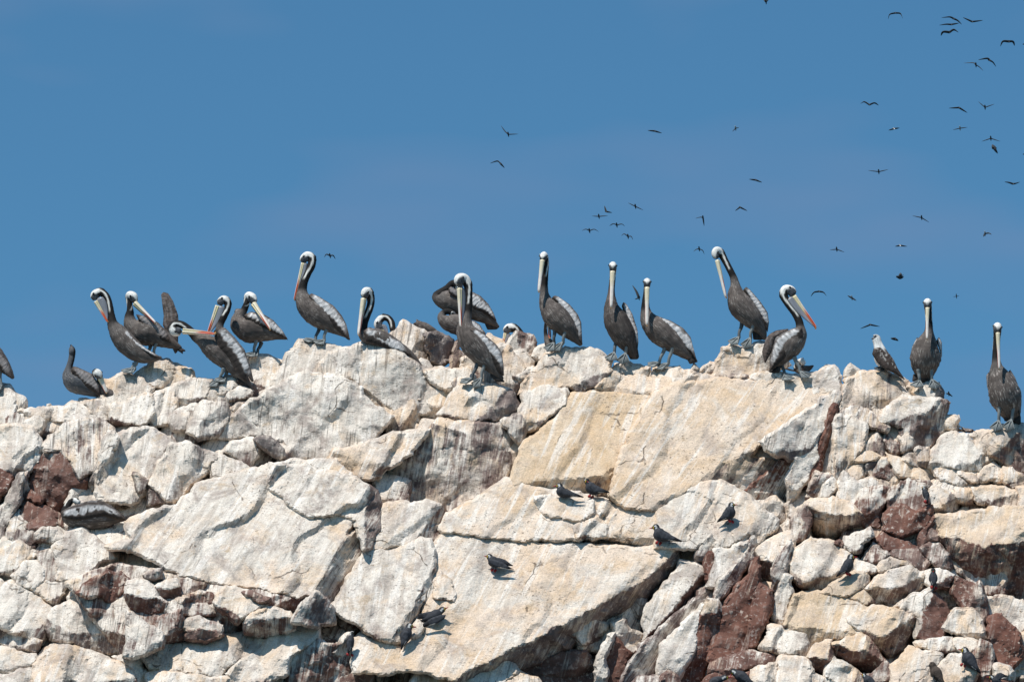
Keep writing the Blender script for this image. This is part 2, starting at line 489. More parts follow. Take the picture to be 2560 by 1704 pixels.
    if len(ridges) <= 1 and hgt > 30 and wid > 24 and crop != 'H' and 900 < abs(area) * .5 < 9000 and rr.random() < (.6 if cx > 1750 else .3):
        # a steep face on the right-hand side, along the bedding
        xr_ = poly[:, 0].min() + wid * rr.uniform(.60, .76); sl = rr.uniform(.25, .6)
        g = (xr_ - sl * hgt * .55, cy + hgt * .55, xr_ + sl * hgt * .55, cy - hgt * .55)
        ridges = list(ridges) + [((g[0] - ox) * sc, (g[1] - oy) * sc, (g[2] - ox) * sc, (g[3] - oy) * sc, rr.uniform(.7, 1.1) if cx > 1750 else rr.uniform(.5, .9), cov * rr.uniform(.5, .8))]
    for i, g in enumerate(ridges):
        ax, ay, bx, by, k = ox + g[0] / sc, oy + g[1] / sc, ox + g[2] / sc, oy + g[3] / sc, g[4]
        rc.append(g[5] if len(g) > 5 else (rcov if rcov is not None else cov * .45))
        ln = math.hypot(bx - ax, by - ay)
        # distance on the right-hand side of the walk a -> b (screen, y down)
        dist = ((x - ax) * -(by - ay) + (y - ay) * (bx - ax)) / ln
        v = k * (dist + wob)
        m_b = v > ex
        rid = np.where(m_b & (v > 0), i + 1, rid); ex = np.maximum(ex, np.maximum(v, 0))
    d = d + ex
    ed = edge_dist(x, y, out)
    w = rnd * (0.6 + 0.9 * vnoise(x / 26, y / 26, seed + 5))
    d = d + np.where(ed < w, (w - ed) ** 2 / w * .75, 0) + np.where(ed < skirt + 3, (skirt + 2 - ed) * 2.2, 0)
    d = d + rough * (6 * fbm(x / 90, y / 90, 1, 2) + 20 * trinoise(x / 90, y / 76, 2) + 8 * trinoise(x / 30, y / 25, 13)
                     + 2.8 * trinoise(x / 13, y / 11, 23) + 2.2 * cellstep((x + y * .5) / 50, (y - x * .25) / 30, 4) + .9 * cellstep((x + y * .4) / 18, (y - x * .3) / 12, 5))
    # fractured sheets: shallow ledges where layers have broken away, finer toward the edges
    fx_ = x * .84 + y * .54; fy_ = y * .84 - x * .54
    d = d + frac * (3.6 * cellstep(fx_ / 150 + .25 * fbm(x / 60, y / 60, 6, 2), fy_ / 62 + .25 * fbm(x / 50, y / 50, 8, 2), 17) + 1.5 * cellstep(fx_ / 60, fy_ / 26, 19) * (1 - np.clip(ed / 70, 0, .7)))
    # the bedding: broad sheets tilted to the left, breaking off in short steep right-hand faces
    sd_ = x * math.sin(R(strike)) + y * math.cos(R(strike))
    def saw_(per, br, ph):
        q_ = sd_ / per + ph + .42 * fbm(x / 170, y / 170, 31, 2) + .10 * trinoise(x / 34, y / 30, 33)
        t_ = q_ - np.floor(q_)
        am_ = .35 + 1.0 * _vals[_perm[np.floor(q_).astype(int) & 1023]]
        return np.where(t_ < 1 - br, .5 - t_ / (1 - br), -.5 + (t_ - 1 + br) / br) * am_, (t_ > 1 - br) * am_
    w1, s1 = saw_(185.0, .13, .3); w2, s2 = saw_(64.0, .2, .7)
    d = d + frac * (19 * w1 + 5.0 * w2)
    stepm = np.clip(s1 * .9 + s2 * .3, 0, 1) * frac
    V = P(x, y, d)
    # side walls to the back, along boundary edges
    cnt = {}
    for f in F:
        for i in range(len(f)):
            e = (f[i], f[(i + 1) % len(f)])
            k = (min(e), max(e))
            cnt.setdefault(k, []).append(e)
    bd = [e[0] for e in cnt.values() if len(e) == 1]
    bi = sorted({i for e in bd for i in e}); mp_ = {v: len(x) + k for k, v in enumerate(bi)}
    bx_ = x[bi]; by_ = y[bi]
    sh = 0.93
    VB = P(cx + (bx_ - cx) * sh, cy + (by_ - cy) * sh, d[bi] + T)
    V = np.concatenate([V, VB])
    flip = np.cross(V[F[0][1]] - V[F[0][0]], V[F[0][2]] - V[F[0][0]])[1] > 0
    if flip: F = [f[::-1] for f in F]; bd = [(e[1], e[0]) for e in bd]
    for e in bd:
        F.append([e[1], e[0], mp_[e[0]], mp_[e[1]]])
    # attributes
    N = len(V)
    ca = math.cos(R(ang)); sa = math.sin(R(ang))
    X = np.concatenate([x, bx_]) / S; Y = np.concatenate([y, by_]) / S
    u = X * sa + Y * ca; v = X * ca - Y * sa
    st = np.stack([u + seed * 3.7, v + seed * 1.3, np.concatenate([d, d[bi] + T]) / S], -1)
    covv = np.array(rc)[rid] * (1 - .26 * stepm)
    cov_all = np.concatenate([covv, covv[bi] * .5])
    wrm = np.full(N, warm) ; br = np.full(N, bare); pl = np.full(N, pale)
    o = add_rock(name, V, F, dict(st=st, cov=cov_all, warm=wrm, bare=br, pale=pl))
    if label: o['label'] = label
    return o
# ------------------------------------------------------------------ traced stones
# back row at the crest
rock('B', [(440,625),(470,590),(540,518),(620,560),(690,592),(720,620),(740,740),(770,830),(700,850),(600,760),(500,700)], off=60, a=.2, b=.5, cov=.75, warm=.6, bare=.8, ridges=[(560,800,640,575,.5,.7)])
rock('B', [(670,610),(760,588),(880,640),(900,720),(850,800),(790,830),(720,800)], off=50, a=.7, b=.1, cov=.30, warm=.3, bare=1.0)
rock('B', [(830,850),(850,740),(890,650),(960,760),(1000,850)], off=5, a=.5, b=-.1, cov=.35, warm=.5, bare=.5)
rock('B', [(1070,640),(1090,615),(1190,640),(1230,690),(1210,760),(1080,720)], off=45, cov=.85)
rock('B', [(1195,740),(1215,660),(1282,592),(1400,613),(1425,672),(1390,750),(1300,770)], off=15, a=.1, cov=.85, ridges=[(1330,760,1300,650,.8,.5)])
rock('B', [(1190,860),(1200,730),(1325,722),(1405,790),(1345,840),(1230,890)], off=0, cov=.85, warm=.6)
rock('B', [(1390,760),(1425,685),(1480,665),(1560,690),(1500,760),(1430,800)], off=0, cov=.9, warm=.2)
# left edge and the left ledge
rock('A', [(-60,925),(0,932),(60,938),(100,985),(180,1042),(195,1110),(100,1130),(-60,1110)], off=0, cov=.8, warm=.4, bare=.8)
rock('A', [(-60,1020),(0,1008),(80,1012),(110,1080),(100,1200),(-60,1210)], off=-15, cov=.9, warm=.4)
rock('A', [(90,1130),(190,1100),(320,1078),(500,1052),(650,1112),(705,1180),(600,1190),(450,1180),(250,1200),(110,1190)], off=-14, b=.7, cov=1.0, warm=.45)
rock('A', [(300,1098),(305,1070),(330,1066),(345,1090)], off=0, rnd=4, cov=1, name='stone')
rock('A', [(510,1100),(515,1033),(570,1025),(655,1040),(660,1125),(560,1130)], off=4, cov=.85, warm=.2, bare=.8, name='stone')
rock('A', [(30,1160),(90,1130),(190,1190),(260,1290),(200,1290),(100,1230),(40,1220)], off=-24, cov=.5, warm=.2, bare=.3, name='stone')
rock('A', [(130,1200),(230,1130),(280,1180),(260,1270),(190,1230)], off=-30, cov=1, warm=.1, name='stone')
# knobbly boulder under the two left pelicans
rock('A', [(870,870),(960,800),(1000,763),(1150,790),(1250,830),(1282,900),(1130,970),(1000,960),(880,920)], off=-4, b=.5, cov=.82, warm=.4, bare=.8, ridges=[(890,880,1100,900,.2,.85)])
rock('A', [(640,1112),(650,1010),(680,902),(850,862),(1010,965),(960,1090),(800,1110),(720,1165)], off=-22, a=-.05, b=.5, cov=.85, warm=.5, bare=.8, ridges=[(660,1060,820,1000,.2,.8)])
rock('A', [(720,1168),(735,1080),(960,1008),(1000,1010),(1010,1120),(960,1190),(860,1208),(760,1205)], off=-42, cov=1, warm=.3, ridges=[(720,1150,800,1180,1.3,.4)])
rock('A', [(960,1150),(970,1010),(1140,960),(1150,1080),(1100,1200),(1000,1220)], off=-30, cov=.85, warm=.2, bare=.9)
rock('A', [(1120,965),(1270,898),(1400,905),(1380,990),(1290,1085),(1140,1095)], off=-22, cov=.75, warm=.35, bare=.9)
rock('A', [(1370,985),(1400,920),(1480,878),(1562,890),(1545,1005),(1500,1025),(1380,1012)], off=-14, cov=.85, warm=.4, bare=.9, ridges=[(1480,1020,1530,890,.7,.5)], name='stone')
rock('A', [(1480,1005),(1560,948),(1645,985),(1620,1040),(1500,1050)], off=-18, b=.8, cov=1.05, warm=0, pale=1, name='stone')
rock('A', [(1105,1150),(1120,1120),(1200,1090),(1290,1080),(1260,1180),(1220,1240),(1130,1240),(1100,1200)], off=-36, cov=.9, warm=.2, ridges=[(1100,1160,1250,1140,.5,.75)])
rock('A', [(1225,1255),(1270,1088),(1330,1058),(1480,1078),(1505,1150),(1420,1270),(1300,1300)], off=-46, a=.05, cov=.78, warm=.2, bare=1.0)
rock('A', [(1600,800),(1618,748),(1740,740),(1850,790),(1840,900),(1660,1020),(1600,960)], off=-2, b=.4, cov=.9, warm=.4, ang=85)
rock('A', [(1840,800),(1865,735),(1950,642),(2100,662),(2240,700),(2330,690),(2380,760),(2352,850),(2100,880),(1900,910),(1700,1010),(1790,900)], off=-16, b=.5, cov=.88, warm=.3, ang=78, ridges=[(1850,900,2050,850,.25,.85)])
# the knob the seated pelican hides behind, and the big streaked dome
rock('B', [(-40,860),(60,740),(200,690),(270,655),(400,648),(480,682),(560,750),(640,832),(705,935),(825,1022),(800,1090),(700,1140),(620,1150),(510,1150),(380,1030),(200,910),(0,890)], off=-32, b=.45, cov=.84, warm=.25, bare=.95, ang=86, ridges=[(200,800,560,780,.25,.8)], frac=0.45, label='streaked round knob of rock')
rock('A', [(1290,1290),(1500,1150),(1700,1012),(1900,898),(2000,858),(2200,888),(2352,962),(2440,1080),(2575,1150),(2470,1260),(2430,1330),(2300,1425),(1900,1442),(1850,1310),(1700,1275),(1500,1300)], off=-62, b=.62, cov=.86, warm=.12, bare=.9, ang=84, step=5, ridges=[(1500,1160,1900,1010,.22,.86),(1900,1010,2500,1080,.42,.74)], frac=0.45, label='large pale dome of rock with vertical dark streaks')
rock('A', [(1660,1300),(1690,1283),(1760,1290),(1850,1360),(1885,1430),(1830,1438),(1770,1390),(1700,1350)], off=-68, a=.6, b=-.1, cov=.45, warm=.1, bare=1, name='stone')
# left middle: white faces
rock('A', [(-60,1240),(0,1222),(100,1208),(210,1225),(275,1330),(255,1440),(205,1510),(110,1580),(-60,1560)], off=-44, b=.5, cov=.93, warm=.35, ang=88)
rock('A', [(270,1340),(400,1228),(510,1178),(650,1165),(725,1215),(745,1290),(700,1420),(640,1510),(520,1560),(450,1420),(385,1375),(290,1390)], off=-50, b=.45, cov=.74, warm=.45, bare=.55, ang=88, ridges=[(380,1340,470,1250,.15,.6),(430,1400,700,1400,.3,.5)])
rock('J', [(720,1040),(830,800),(960,420),(1020,420),(1060,480),(930,780),(800,1010),(760,1040)], off=-52, a=-.9, b=.3, cov=.62, warm=.1, bare=1, ang=66)
rock('A', [(620,1520),(745,1285),(850,1228),(1000,1225),(1115,1310),(1010,1500),(960,1640),(860,1740),(780,1710),(640,1700)], off=-58, a=.06, b=.5, cov=.92, warm=.25, bare=.9, ang=78, ridges=[(870,1640,960,1520,.5,.7)])
rock('J', [(1190,790),(1320,850),(1300,930),(1240,990)], off=-74, a=.5, b=-.1, cov=.45, warm=.4, bare=.7, rnd=5, name='stone')
rock('J', [(1330,910),(1380,800),(1420,680),(1520,530),(1690,530),(1940,650),(1860,760),(1560,1060),(1545,1075),(1380,935)], off=-72, a=.05, b=.45, cov=.80, warm=.08, bare=1, ang=82, ridges=[(1325,930,1560,1075,1.8,.35)], label='pale five sided face of rock')
rock('J', [(1330,940),(1385,930),(1555,1075),(1320,1075)], off=-40, b=-.35, cov=.30, warm=.3, bare=.6, name='stone')
rock('J', [(1870,740),(1930,650),(2000,640),(2150,700),(2230,780),(2110,930),(2000,930),(1900,900)], off=-66, b=.5, cov=.95, warm=.15, ang=82)
rock('J', [(1990,600),(2060,540),(2250,480),(2320,560),(2300,640),(2200,760),(2080,650)], off=-62, b=.5, cov=.9, warm=.1, ridges=[(2000,610,2230,600,.6,.5)])
# red boulders at the left
rock('J', [(225,960),(300,680),(400,580),(560,590),(620,690),(760,780),(790,830),(770,980),(620,1080),(520,1140),(400,1060)], off=-18, b=.32, a=-.05, cov=.30, warm=.1, bare=.12, ang=84, ridges=[(250,860,420,760,.2,.12),(420,760,620,800,.55,.06)], label='dark red boulder streaked white above')
rock('J', [(225,990),(280,950),(370,1030),(360,1090),(240,1030)], off=-40, cov=.12, bare=.05, rnd=5, name='stone')
rock('J', [(120,1190),(240,1040),(400,1090),(550,1160),(565,1290),(400,1300),(190,1240)], off=-30, b=.55, cov=.22, bare=.12, label='brick red boulder beside the resting pelican')
rock('J', [(205,1270),(260,1220),(400,1250),(390,1300),(240,1300)], off=-34, cov=.3, bare=.2, rnd=5, name='stone')
rock('J', [(-40,1100),(60,1050),(130,880),(200,790),(180,980),(110,1180),(40,1300),(30,1400),(-40,1400)], off=-44, a=-.5, b=.3, cov=.6, warm=.1, bare=.9, ang=78)
rock('J', [(-40,690),(40,720),(120,840),(70,960),(-40,1060)], off=-40, cov=.16, bare=.1, rnd=6)
rock('J', [(140,900),(180,830),(240,780),(230,930),(200,1080),(120,1080)], off=-42, cov=.45, bare=.2, rnd=5, name='stone')
# rubble left of centre, below the resting pelican
rock('D', [(350,690),(430,600),(540,555),(610,600),(700,690),(760,760),(640,790),(560,900),(450,945),(380,900),(360,780)], off=-58, b=.6, cov=.93, warm=.3, ang=80)
rock('D', [(600,560),(720,560),(850,640),(800,690),(690,700),(640,640)], off=-40, b=.9, cov=1.05, warm=0, pale=1)
rock('D', [(85,880),(150,778),(235,780),(295,840),(285,915),(220,955),(110,940)], off=-58, cov=.98, warm=.15, pale=.6)
rock('D', [(-40,720),(100,650),(200,690),(255,740),(130,810),(100,860),(-40,850)], off=-50, cov=.88, warm=.3)
rock('D', [(230,600),(270,570),(400,580),(430,620),(390,660),(300,650),(230,650)], off=-56, cov=.9, rnd=6, name='stone', ridges=[(230,630,410,630,.8,.5)])
rock('D', [(235,730),(350,715),(375,770),(385,905),(285,930),(285,840)], off=-50, cov=.55, bare=.45, warm=.3)
rock('D', [(-40,900),(0,905),(100,930),(215,985),(335,1085),(305,1170),(280,1280),(200,1300),(-40,1190)], off=-66, b=.75, a=.25, cov=1.05, warm=.1, ang=58, pale=.5, label='smooth white slanting face of rock')
rock('D', [(-40,1195),(60,1198),(275,1300),(235,1390),(100,1360),(-40,1310)], off=-50, b=.35, cov=.6, warm=.4, bare=.8)
rock('D', [(210,960),(300,900),(420,920),(430,960),(370,1060),(330,1060)], off=-54, cov=.72, bare=.5, warm=.3)
rock('D', [(440,1010),(520,960),(600,1000),(570,1060),(450,1050)], off=-52, cov=.8, warm=.3, name='stone')
rock('D', [(300,1210),(335,1090),(450,1045),(580,1060),(750,1130),(832,1165),(822,1355),(720,1395),(500,1335),(380,1305),(320,1290)], off=-74, b=.62, cov=.97, warm=.45, bare=.6, ang=82, ridges=[(300,1170,470,1240,1.0,.45),(470,1240,830,1250,.85,.40)], label='wide cream boulder with brownish underside')
rock('D', [(565,1065),(600,1020),(690,1013),(757,1080),(752,1135),(640,1142),(590,1110)], off=-84, cov=0.60, bare=.4, warm=.2, rnd=6, name='stone')
rock('D', [(430,915),(760,800),(1000,835),(1300,915),(1600,950),(1960,1020),(2000,1150),(1900,1290),(1500,1340),(1000,1430),(800,1410),(560,1090)], off=-112, b=.55, cov=.58, bare=.3, warm=.25, ang=80, rough=1.4, jit=.6, label='broken reddish ledge streaked with white')
rock('D', [(505,990),(590,900),(700,852),(790,858),(842,910),(800,1010),(790,1120),(740,1080),(660,1000),(560,1012)], off=-140, b=.1, a=.3, cov=0.38, bare=.1, ang=76, label='dark red broken rock with white runs', groove=.2, fuse=.95)
rock('D', [(822,1010),(838,920),(960,900),(1022,960),(1025,1010),(1085,1050),(1092,1115),(920,1155),(840,1085)], off=-162, b=.75, cov=.98, warm=.2, bare=.15, ang=76, ridges=[(820,990,1075,1040,1.5,.36)], groove=.2, fuse=.95)
rock('D', [(1010,955),(1040,930),(1150,895),(1175,940),(1185,1045),(1050,1045)], off=-162, b=.8, cov=.95, warm=.2, bare=.2, ridges=[(1010,955,1170,950,1.6,.3)], groove=.2, fuse=.95)
rock('D', [(940,870),(1050,830),(1060,895),(950,900)], off=-160, b=-.2, cov=.5, bare=.9, rnd=5, name='stone', groove=.2, fuse=.95)
rock('D', [(825,1110),(920,1150),(965,1200),(1065,1265),(1065,1335),(950,1402),(800,1405),(830,1285)], off=-156, b=.35, a=.1, cov=.62, bare=.35, warm=.3, groove=.2, fuse=.95)
rock('D', [(1000,1155),(1180,1095),(1205,1200),(1205,1295),(1090,1318),(1010,1235)], off=-136, b=.2, cov=0.45, bare=.2, groove=.2, fuse=.95)
rock('D', [(1060,1050),(1170,1040),(1330,1060),(1420,1130),(1250,1150),(1100,1120)], off=-140, b=.5, cov=0.65, bare=.25, warm=.3, groove=.2, fuse=.95)
rock('D', [(1195,1175),(1300,1150),(1450,1200),(1455,1255),(1380,1295),(1220,1285)], off=-146, b=.4, cov=0.60, bare=.35, ridges=[(1200,1230,1450,1240,.8,.2)], groove=.2, fuse=.95)
rock('D', [(1150,1040),(1310,960),(1400,1000),(1400,1060),(1300,1080)], off=-148, b=.6, cov=.7, bare=.2, ridges=[(1170,1060,1310,985,1.0,.3)], name='stone', groove=.2, fuse=.95)
rock('D', [(1395,1045),(1450,958),(1540,948),(1640,1000),(1765,1040),(1700,1105),(1600,1145),(1550,1185),(1450,1105)], off=-164, b=.6, cov=.92, bare=.3, ridges=[(1395,1050,1580,1150,1.3,.35)], groove=.2, fuse=.95)
rock('D', [(1585,985),(1640,980),(1770,1040),(1700,1050)], off=-174, b=-.1, cov=.3, bare=.4, rnd=4, name='stone', groove=.2, fuse=.95)
rock('D', [(1585,1180),(1620,1118),(1740,1088),(1900,1108),(1932,1180),(1925,1225),(1750,1275),(1600,1245)], off=-166, b=.7, cov=.95, bare=.35, ang=88, ridges=[(1585,1165,1930,1145,1.4,.42)], groove=.2, fuse=.95)
rock('D', [(1905,1180),(1960,1080),(2060,975),(2120,1030),(2185,1112),(2190,1190),(2090,1215),(1930,1185)], off=-158, a=.5, b=.1, cov=.62, bare=.5, warm=.1, ang=66, ridges=[(2000,1200,2060,990,.5,.45)], groove=.2, fuse=.95)
# bottom left row
rock('D', [(925,1405),(970,1330),(1100,1308),(1300,1288),(1600,1238),(1735,1280),(1700,1355),(1620,1405),(1480,1485),(1440,1545),(1200,1505),(980,1485)], off=-90, b=.75, cov=1.02, warm=.5, ang=70, label='long cream boulder in the bottom row')
rock('D', [(1470,1505),(1640,1380),(1760,1258),(1950,1178),(2085,1168),(2095,1285),(1900,1405),(1885,1520),(1760,1580),(1540,1570)], off=-98, b=.72, cov=1.02, warm=.5, ang=66, ridges=[(1740,1560,1870,1440,.8,.6)])
rock('D', [(215,1450),(350,1338),(500,1333),(700,1400),(865,1492),(905,1620),(215,1620)], off=-98, b=.75, cov=1.02, warm=.45, ang=70)
rock('D', [(-40,1318),(80,1358),(235,1388),(225,1475),(60,1525),(-40,1520)], off=-88, b=.7, cov=1.0, warm=.4)
rock('D', [(-40,1530),(60,1520),(205,1478),(240,1620),(-40,1620)], off=-106, b=.7, cov=1.0, warm=.3)
rock('D', [(735,1402),(930,1408),(930,1490),(985,1500),(965,1620),(885,1620),(865,1485)], off=-80, b=.6, cov=.95, warm=.4)
rock('D', [(965,1515),(1050,1490),(1300,1530),(1560,1560),(1700,1600),(1700,1660),(950,1660)], off=-108, b=.7, cov=1.0, warm=.5)
rock('E', [(-215,1420),(-20,1290),(100,1330),(195,1250),(215,1300),(200,1400),(215,1620),(-215,1620)], off=-70, a=.05, b=.25, cov=.55, bare=.25, warm=.15, ang=80, ridges=[(-215,1450,-60,1380,.4,.4)], label='purple brown rock streaked with white')
rock('E', [(80,1380),(140,1290),(180,1250),(205,1330),(190,1410),(110,1400)], off=-70, a=.3, b=.2, cov=.6, bare=.8, warm=.1, name='stone')
# big central-left slab and its steep right face
rock('D', [(960,455),(1150,412),(1350,252),(1600,190),(1900,122),(2200,120),(2330,270),(2325,480),(2270,600),(2352,560),(2392,690),(2272,890),(2162,1085),(2060,985),(1950,1015),(1600,945),(1400,925),(1250,885),(1100,835),(850,705),(690,690),(850,635),(815,520)], off=-112, b=.66, a=.02, cov=1.0, warm=.32, bare=.55, ang=56, step=5.4, ridges=[(2040,985,2325,505,1.25,.55)], rough=.55, frac=0.80, label='broad whitish slab with dark steep right side')
rock('E', [(-330,140),(-100,160),(100,200),(255,258),(380,320),(400,400),(390,560),(332,690),(288,700),(238,505),(100,482),(-100,490),(-330,300)], off=-122, b=.62, cov=.95, warm=.15, bare=.6, ang=60, ridges=[(285,700,310,330,1.3,.45)])
rock('E', [(-20,200),(100,50),(300,20),(480,-60),(720,-85),(690,-30),(560,112),(330,255),(200,262),(100,215)], off=-74, b=.62, cov=.95, warm=.55, ang=66)
# two-step slab standing in the middle
rock('E', [(330,705),(360,600),(405,405),(520,393),(740,398),(812,420),(802,600),(742,692),(700,660),(600,680),(420,700)], off=-72, b=.66, cov=1.02, warm=.35, bare=.3, ang=74, ridges=[(625,640,800,425,1.4,.45)], rough=.55, label='upper step of the leaning slab')
rock('E', [(270,1205),(70,1085),(190,890),(300,690),(500,705),(650,630),(722,640),(748,700),(750,830),(740,900),(650,1100),(525,1305),(480,1318),(280,1245)], off=-84, b=.66, cov=1.0, warm=.3, bare=.55, ang=80, step=5, ridges=[(488,1260,735,830,1.3,.6),(270,1205,520,1300,.9,.6)], rough=.55, frac=0.50, label='lower step of the leaning slab')
rock('E', [(600,1240),(640,1150),(680,1190),(675,1240),(640,1300),(600,1295)], off=-74, b=.6, cov=.85, warm=.5, rnd=5, name='stone', label='small loose cream stone beside the terns')
rock('E', [(640,1080),(735,870),(745,940),(745,1020),(690,1090)], off=-50, a=.2, b=.2, cov=.75, bare=.9, rnd=5, name='stone')
rock('E', [(735,870),(780,830),(850,900),(890,1010),(880,1050),(800,1040),(740,1020)], off=-62, b=.68, cov=1.0, warm=.55, rnd=6, name='stone', ridges=[(740,1015,885,1045,1.5,.4)])
# purple grey block
rock('E', [(330,255),(560,112),(720,-80),(770,-142),(1000,-120),(1185,-130),(1225,-60),(1312,0),(1302,82),(1200,245),(1150,312),(1000,392),(930,442),(840,475),(790,410),(570,397),(518,332)], off=-80, b=.70, a=-.02, cov=.98, warm=.5, bare=.62, ang=80, step=5, ridges=[(515,335,840,135,.85,.44),(840,135,965,-50,.75,.40),(930,-70,1310,30,.7,.5)], frac=0.50, label='big block with purple grey streaked face')
rock('B', [(775,1140),(890,965),(1000,930),(1180,958),(1240,980),(1315,1085),(1290,1135),(1210,1172),(1030,1185),(870,1188)], off=-54, b=.72, cov=1.0, warm=.5, bare=.8, ridges=[(1100,1100,1215,1000,.7,.35),(780,1150,1040,1165,1.6,.4)])
rock('B', [(680,850),(780,820),(860,850),(985,828),(1010,900),(880,965),(860,1005),(720,935)], off=-26, b=.7, cov=.95, warm=.5)
rock('B', [(860,930),(900,905),(985,920),(960,950),(880,970)], off=-40, cov=.5, bare=1, rnd=5, name='stone')
rock('B', [(1185,1180),(1312,1130),(1345,1255),(1300,1335),(1250,1260)], off=-50, a=.15, b=.4, cov=.68, bare=.9, warm=.3)
rock('B', [(1325,935),(1465,762),(1600,690),(1710,703),(1850,722),(1908,790),(1892,885),(1800,962),(1700,992),(1620,965),(1480,965),(1400,1005),(1300,1005)], off=-28, b=.6, cov=.95, warm=.5, bare=.8, ridges=[(1630,960,1895,850,.9,.35)], label='rounded cream boulder below the crest')
rock('B', [(1240,895),(1390,830),(1440,870),(1300,925)], off=-20, b=.9, cov=.95, warm=.6, rnd=5, name='stone')
rock('B', [(1890,880),(1920,800),(2000,783),(2160,830),(2160,900),(2040,890)], off=-10, b=.7, cov=.95, warm=.6, name='stone')
rock('B', [(2160,905),(2170,838),(2250,825),(2360,812),(2380,890),(2300,920)], off=-12, b=.7, cov=.95, warm=.5, name='stone')
rock('B', [(1800,970),(1890,870),(2050,885),(2200,905),(2372,895),(2372,1010),(2100,1020),(1900,1020)], off=-22, b=.75, cov=1.0, warm=.7)
rock('B', [(1300,1140),(1330,1000),(1450,960),(1620,960),(1600,1080),(1480,1180),(1420,1240),(1340,1250)], off=-42, b=.7, cov=.85, warm=.35, bare=.8)
# the great cream slab
rock('B', [(1250,1570),(1300,1360),(1420,1250),(1560,1130),(1640,1000),(1900,995),(2200,985),(2130,1130),(1960,1400),(1880,1700),(1500,1700),(1330,1690)], off=-36, b=.66, a=.06, cov=1.02, warm=.95, bare=.7, ang=66, step=5.4, rough=.55, frac=0.45, groove=.05, fuse=1.0, label='ochre stained upper part of the great slab')
rock('N', [(1520,1240),(1560,1120),(1630,985),(1700,955),(1790,948),(1885,948),(1990,934),(2046,929),(2066,912),(2106,938),(2100,985),(2090,1044),(2030,1062),(1990,1072),(1900,1112),(1880,1140),(1930,1152),(1980,1168),(1960,1192),(1862,1232),(1830,1262),(1760,1300),(1560,1268)], off=-48, b=.66, a=.04, cov=1.04, warm=.80, bare=.6, ang=58, step=5.4, ridges=[(1880,1125,2100,1000,.9,.55)], rough=.55, frac=0.50, groove=.05, fuse=1.0, label='great cream slab sloping down from the crest')
rock('E', [(830,482),(1000,390),(1100,310),(1210,240),(1440,300),(1700,330),(1780,370),(1810,480),(1880,560),(1880,610),(1660,645),(1300,645),(1080,625),(790,575)], off=-54, b=.67, cov=1.03, warm=.6, ang=62, step=5.4, groove=.06, fuse=1.0, ridges=[(1080,640,1880,642,.2,.9)], rough=.55, frac=0.50, label='cream ledge where two terns rest')
rock('E', [(1400,362),(1480,352),(1720,358),(1790,372),(1800,470),(1700,520),(1500,500),(1430,440)], off=-66, b=.62, cov=1.05, warm=.35, pale=.6, ang=62, ridges=[(1790,480,1775,372,1.2,.8)])
rock('E', [(1650,560),(1700,520),(1800,500),(1880,560),(1870,610),(1780,640),(1680,640)], off=-64, b=.6, cov=1.0, warm=.5, name='stone', ridges=[(1660,625,1880,615,1.5,.5)])
rock('N', [(1480,1242),(1560,1262),(1660,1272),(1760,1290),(1830,1258),(1905,1298),(1945,1300),(1938,1325),(1905,1345),(1880,1362),(1790,1372),(1780,1362),(1690,1358),(1600,1365),(1510,1345)], groove=.05, fuse=1.0, off=-56, b=.66, cov=1.02, warm=.7, ang=60)
rock('E', [(742,695),(800,575),(1080,640),(1300,655),(1660,655),(1800,680),(2100,682),(2200,672),(2338,690),(2360,770),(2260,900),(2150,1000),(2120,1060),(1950,1140),(1780,1230),(1660,1320),(1440,1450),(1300,1500),(1140,1590),(1030,1640),(850,1560),(700,1505),(560,1500),(400,1520),(215,1500),(205,1290),(280,1248),(480,1322),(540,1370),(640,1210),(745,870)], off=-58, b=.67, cov=1.04, warm=.66, bare=.7, ang=62, step=5.6,
     ridges=[(1010,1535,1290,1378,2.1,.30),(1290,1378,1735,1120,2.1,.30),(1735,1120,2085,948,2.1,.34),(2085,948,2340,684,2.0,.36)], rough=.55, frac=0.50, groove=.05, fuse=1.0, label='great lower slab where terns sun themselves')
# under the lip of the lower slab
rock('H', [(-160,1110),(0,1045),(190,950),(560,905),(800,870),(870,950),(900,1200),(-160,1200)], off=79, b=-.30, a=.1, cov=.30, warm=.1, bare=.35, ang=74, label='dark streaked rock under the slab lip', fuse=.12)
rock('H', [(630,705),(790,570),(1000,650),(985,700),(880,830),(800,870)], off=24, b=-.25, a=.3, cov=.55, bare=.45, warm=.3, fuse=.12)
rock('H', [(895,960),(1000,740),(1055,720),(965,960),(995,1100),(985,1200),(900,1200),(880,1010)], off=4, a=.3, b=.2, cov=.9, warm=.05, ang=66, pale=.5, rnd=5, fuse=.12)
rock('H', [(970,950),(1060,745),(1195,900),(1175,1000),(1120,1200),(1000,1200)], off=38, b=.0, a=.2, cov=.1, bare=.1, fuse=.12)
rock('H', [(1045,640),(1140,565),(1200,690),(1315,730),(1295,870),(1180,925),(1060,750)], off=36, b=-.25, a=.2, cov=.65, bare=.4, warm=.2, ang=76, fuse=.12)
rock('H', [(1125,545),(1260,375),(1335,420),(1335,705),(1230,645),(1150,605)], off=48, b=-.25, cov=.4, bare=.8, ridges=[(1150,600,1300,560,.8,.2)], fuse=.12)
rock('H', [(1262,305),(1400,178),(1655,-5),(1650,60),(1605,185),(1480,405),(1380,445),(1320,385)], off=36, a=1.3, b=-.1, cov=.5, bare=.85, warm=.05, ang=60, fuse=.12)
rock('H', [(1330,490),(1480,330),(1600,190),(1640,75),(1830,130),(1885,190),(1880,330),(1850,450),(1620,680),(1400,860),(1200,1010),(1300,830),(1330,745)], off=-26, b=.45, a=.15, cov=.88, bare=.25, warm=.2, ang=72, ridges=[(1330,775,1790,270,2.2,.26)], label='pinkish white streaked column', fuse=.12)
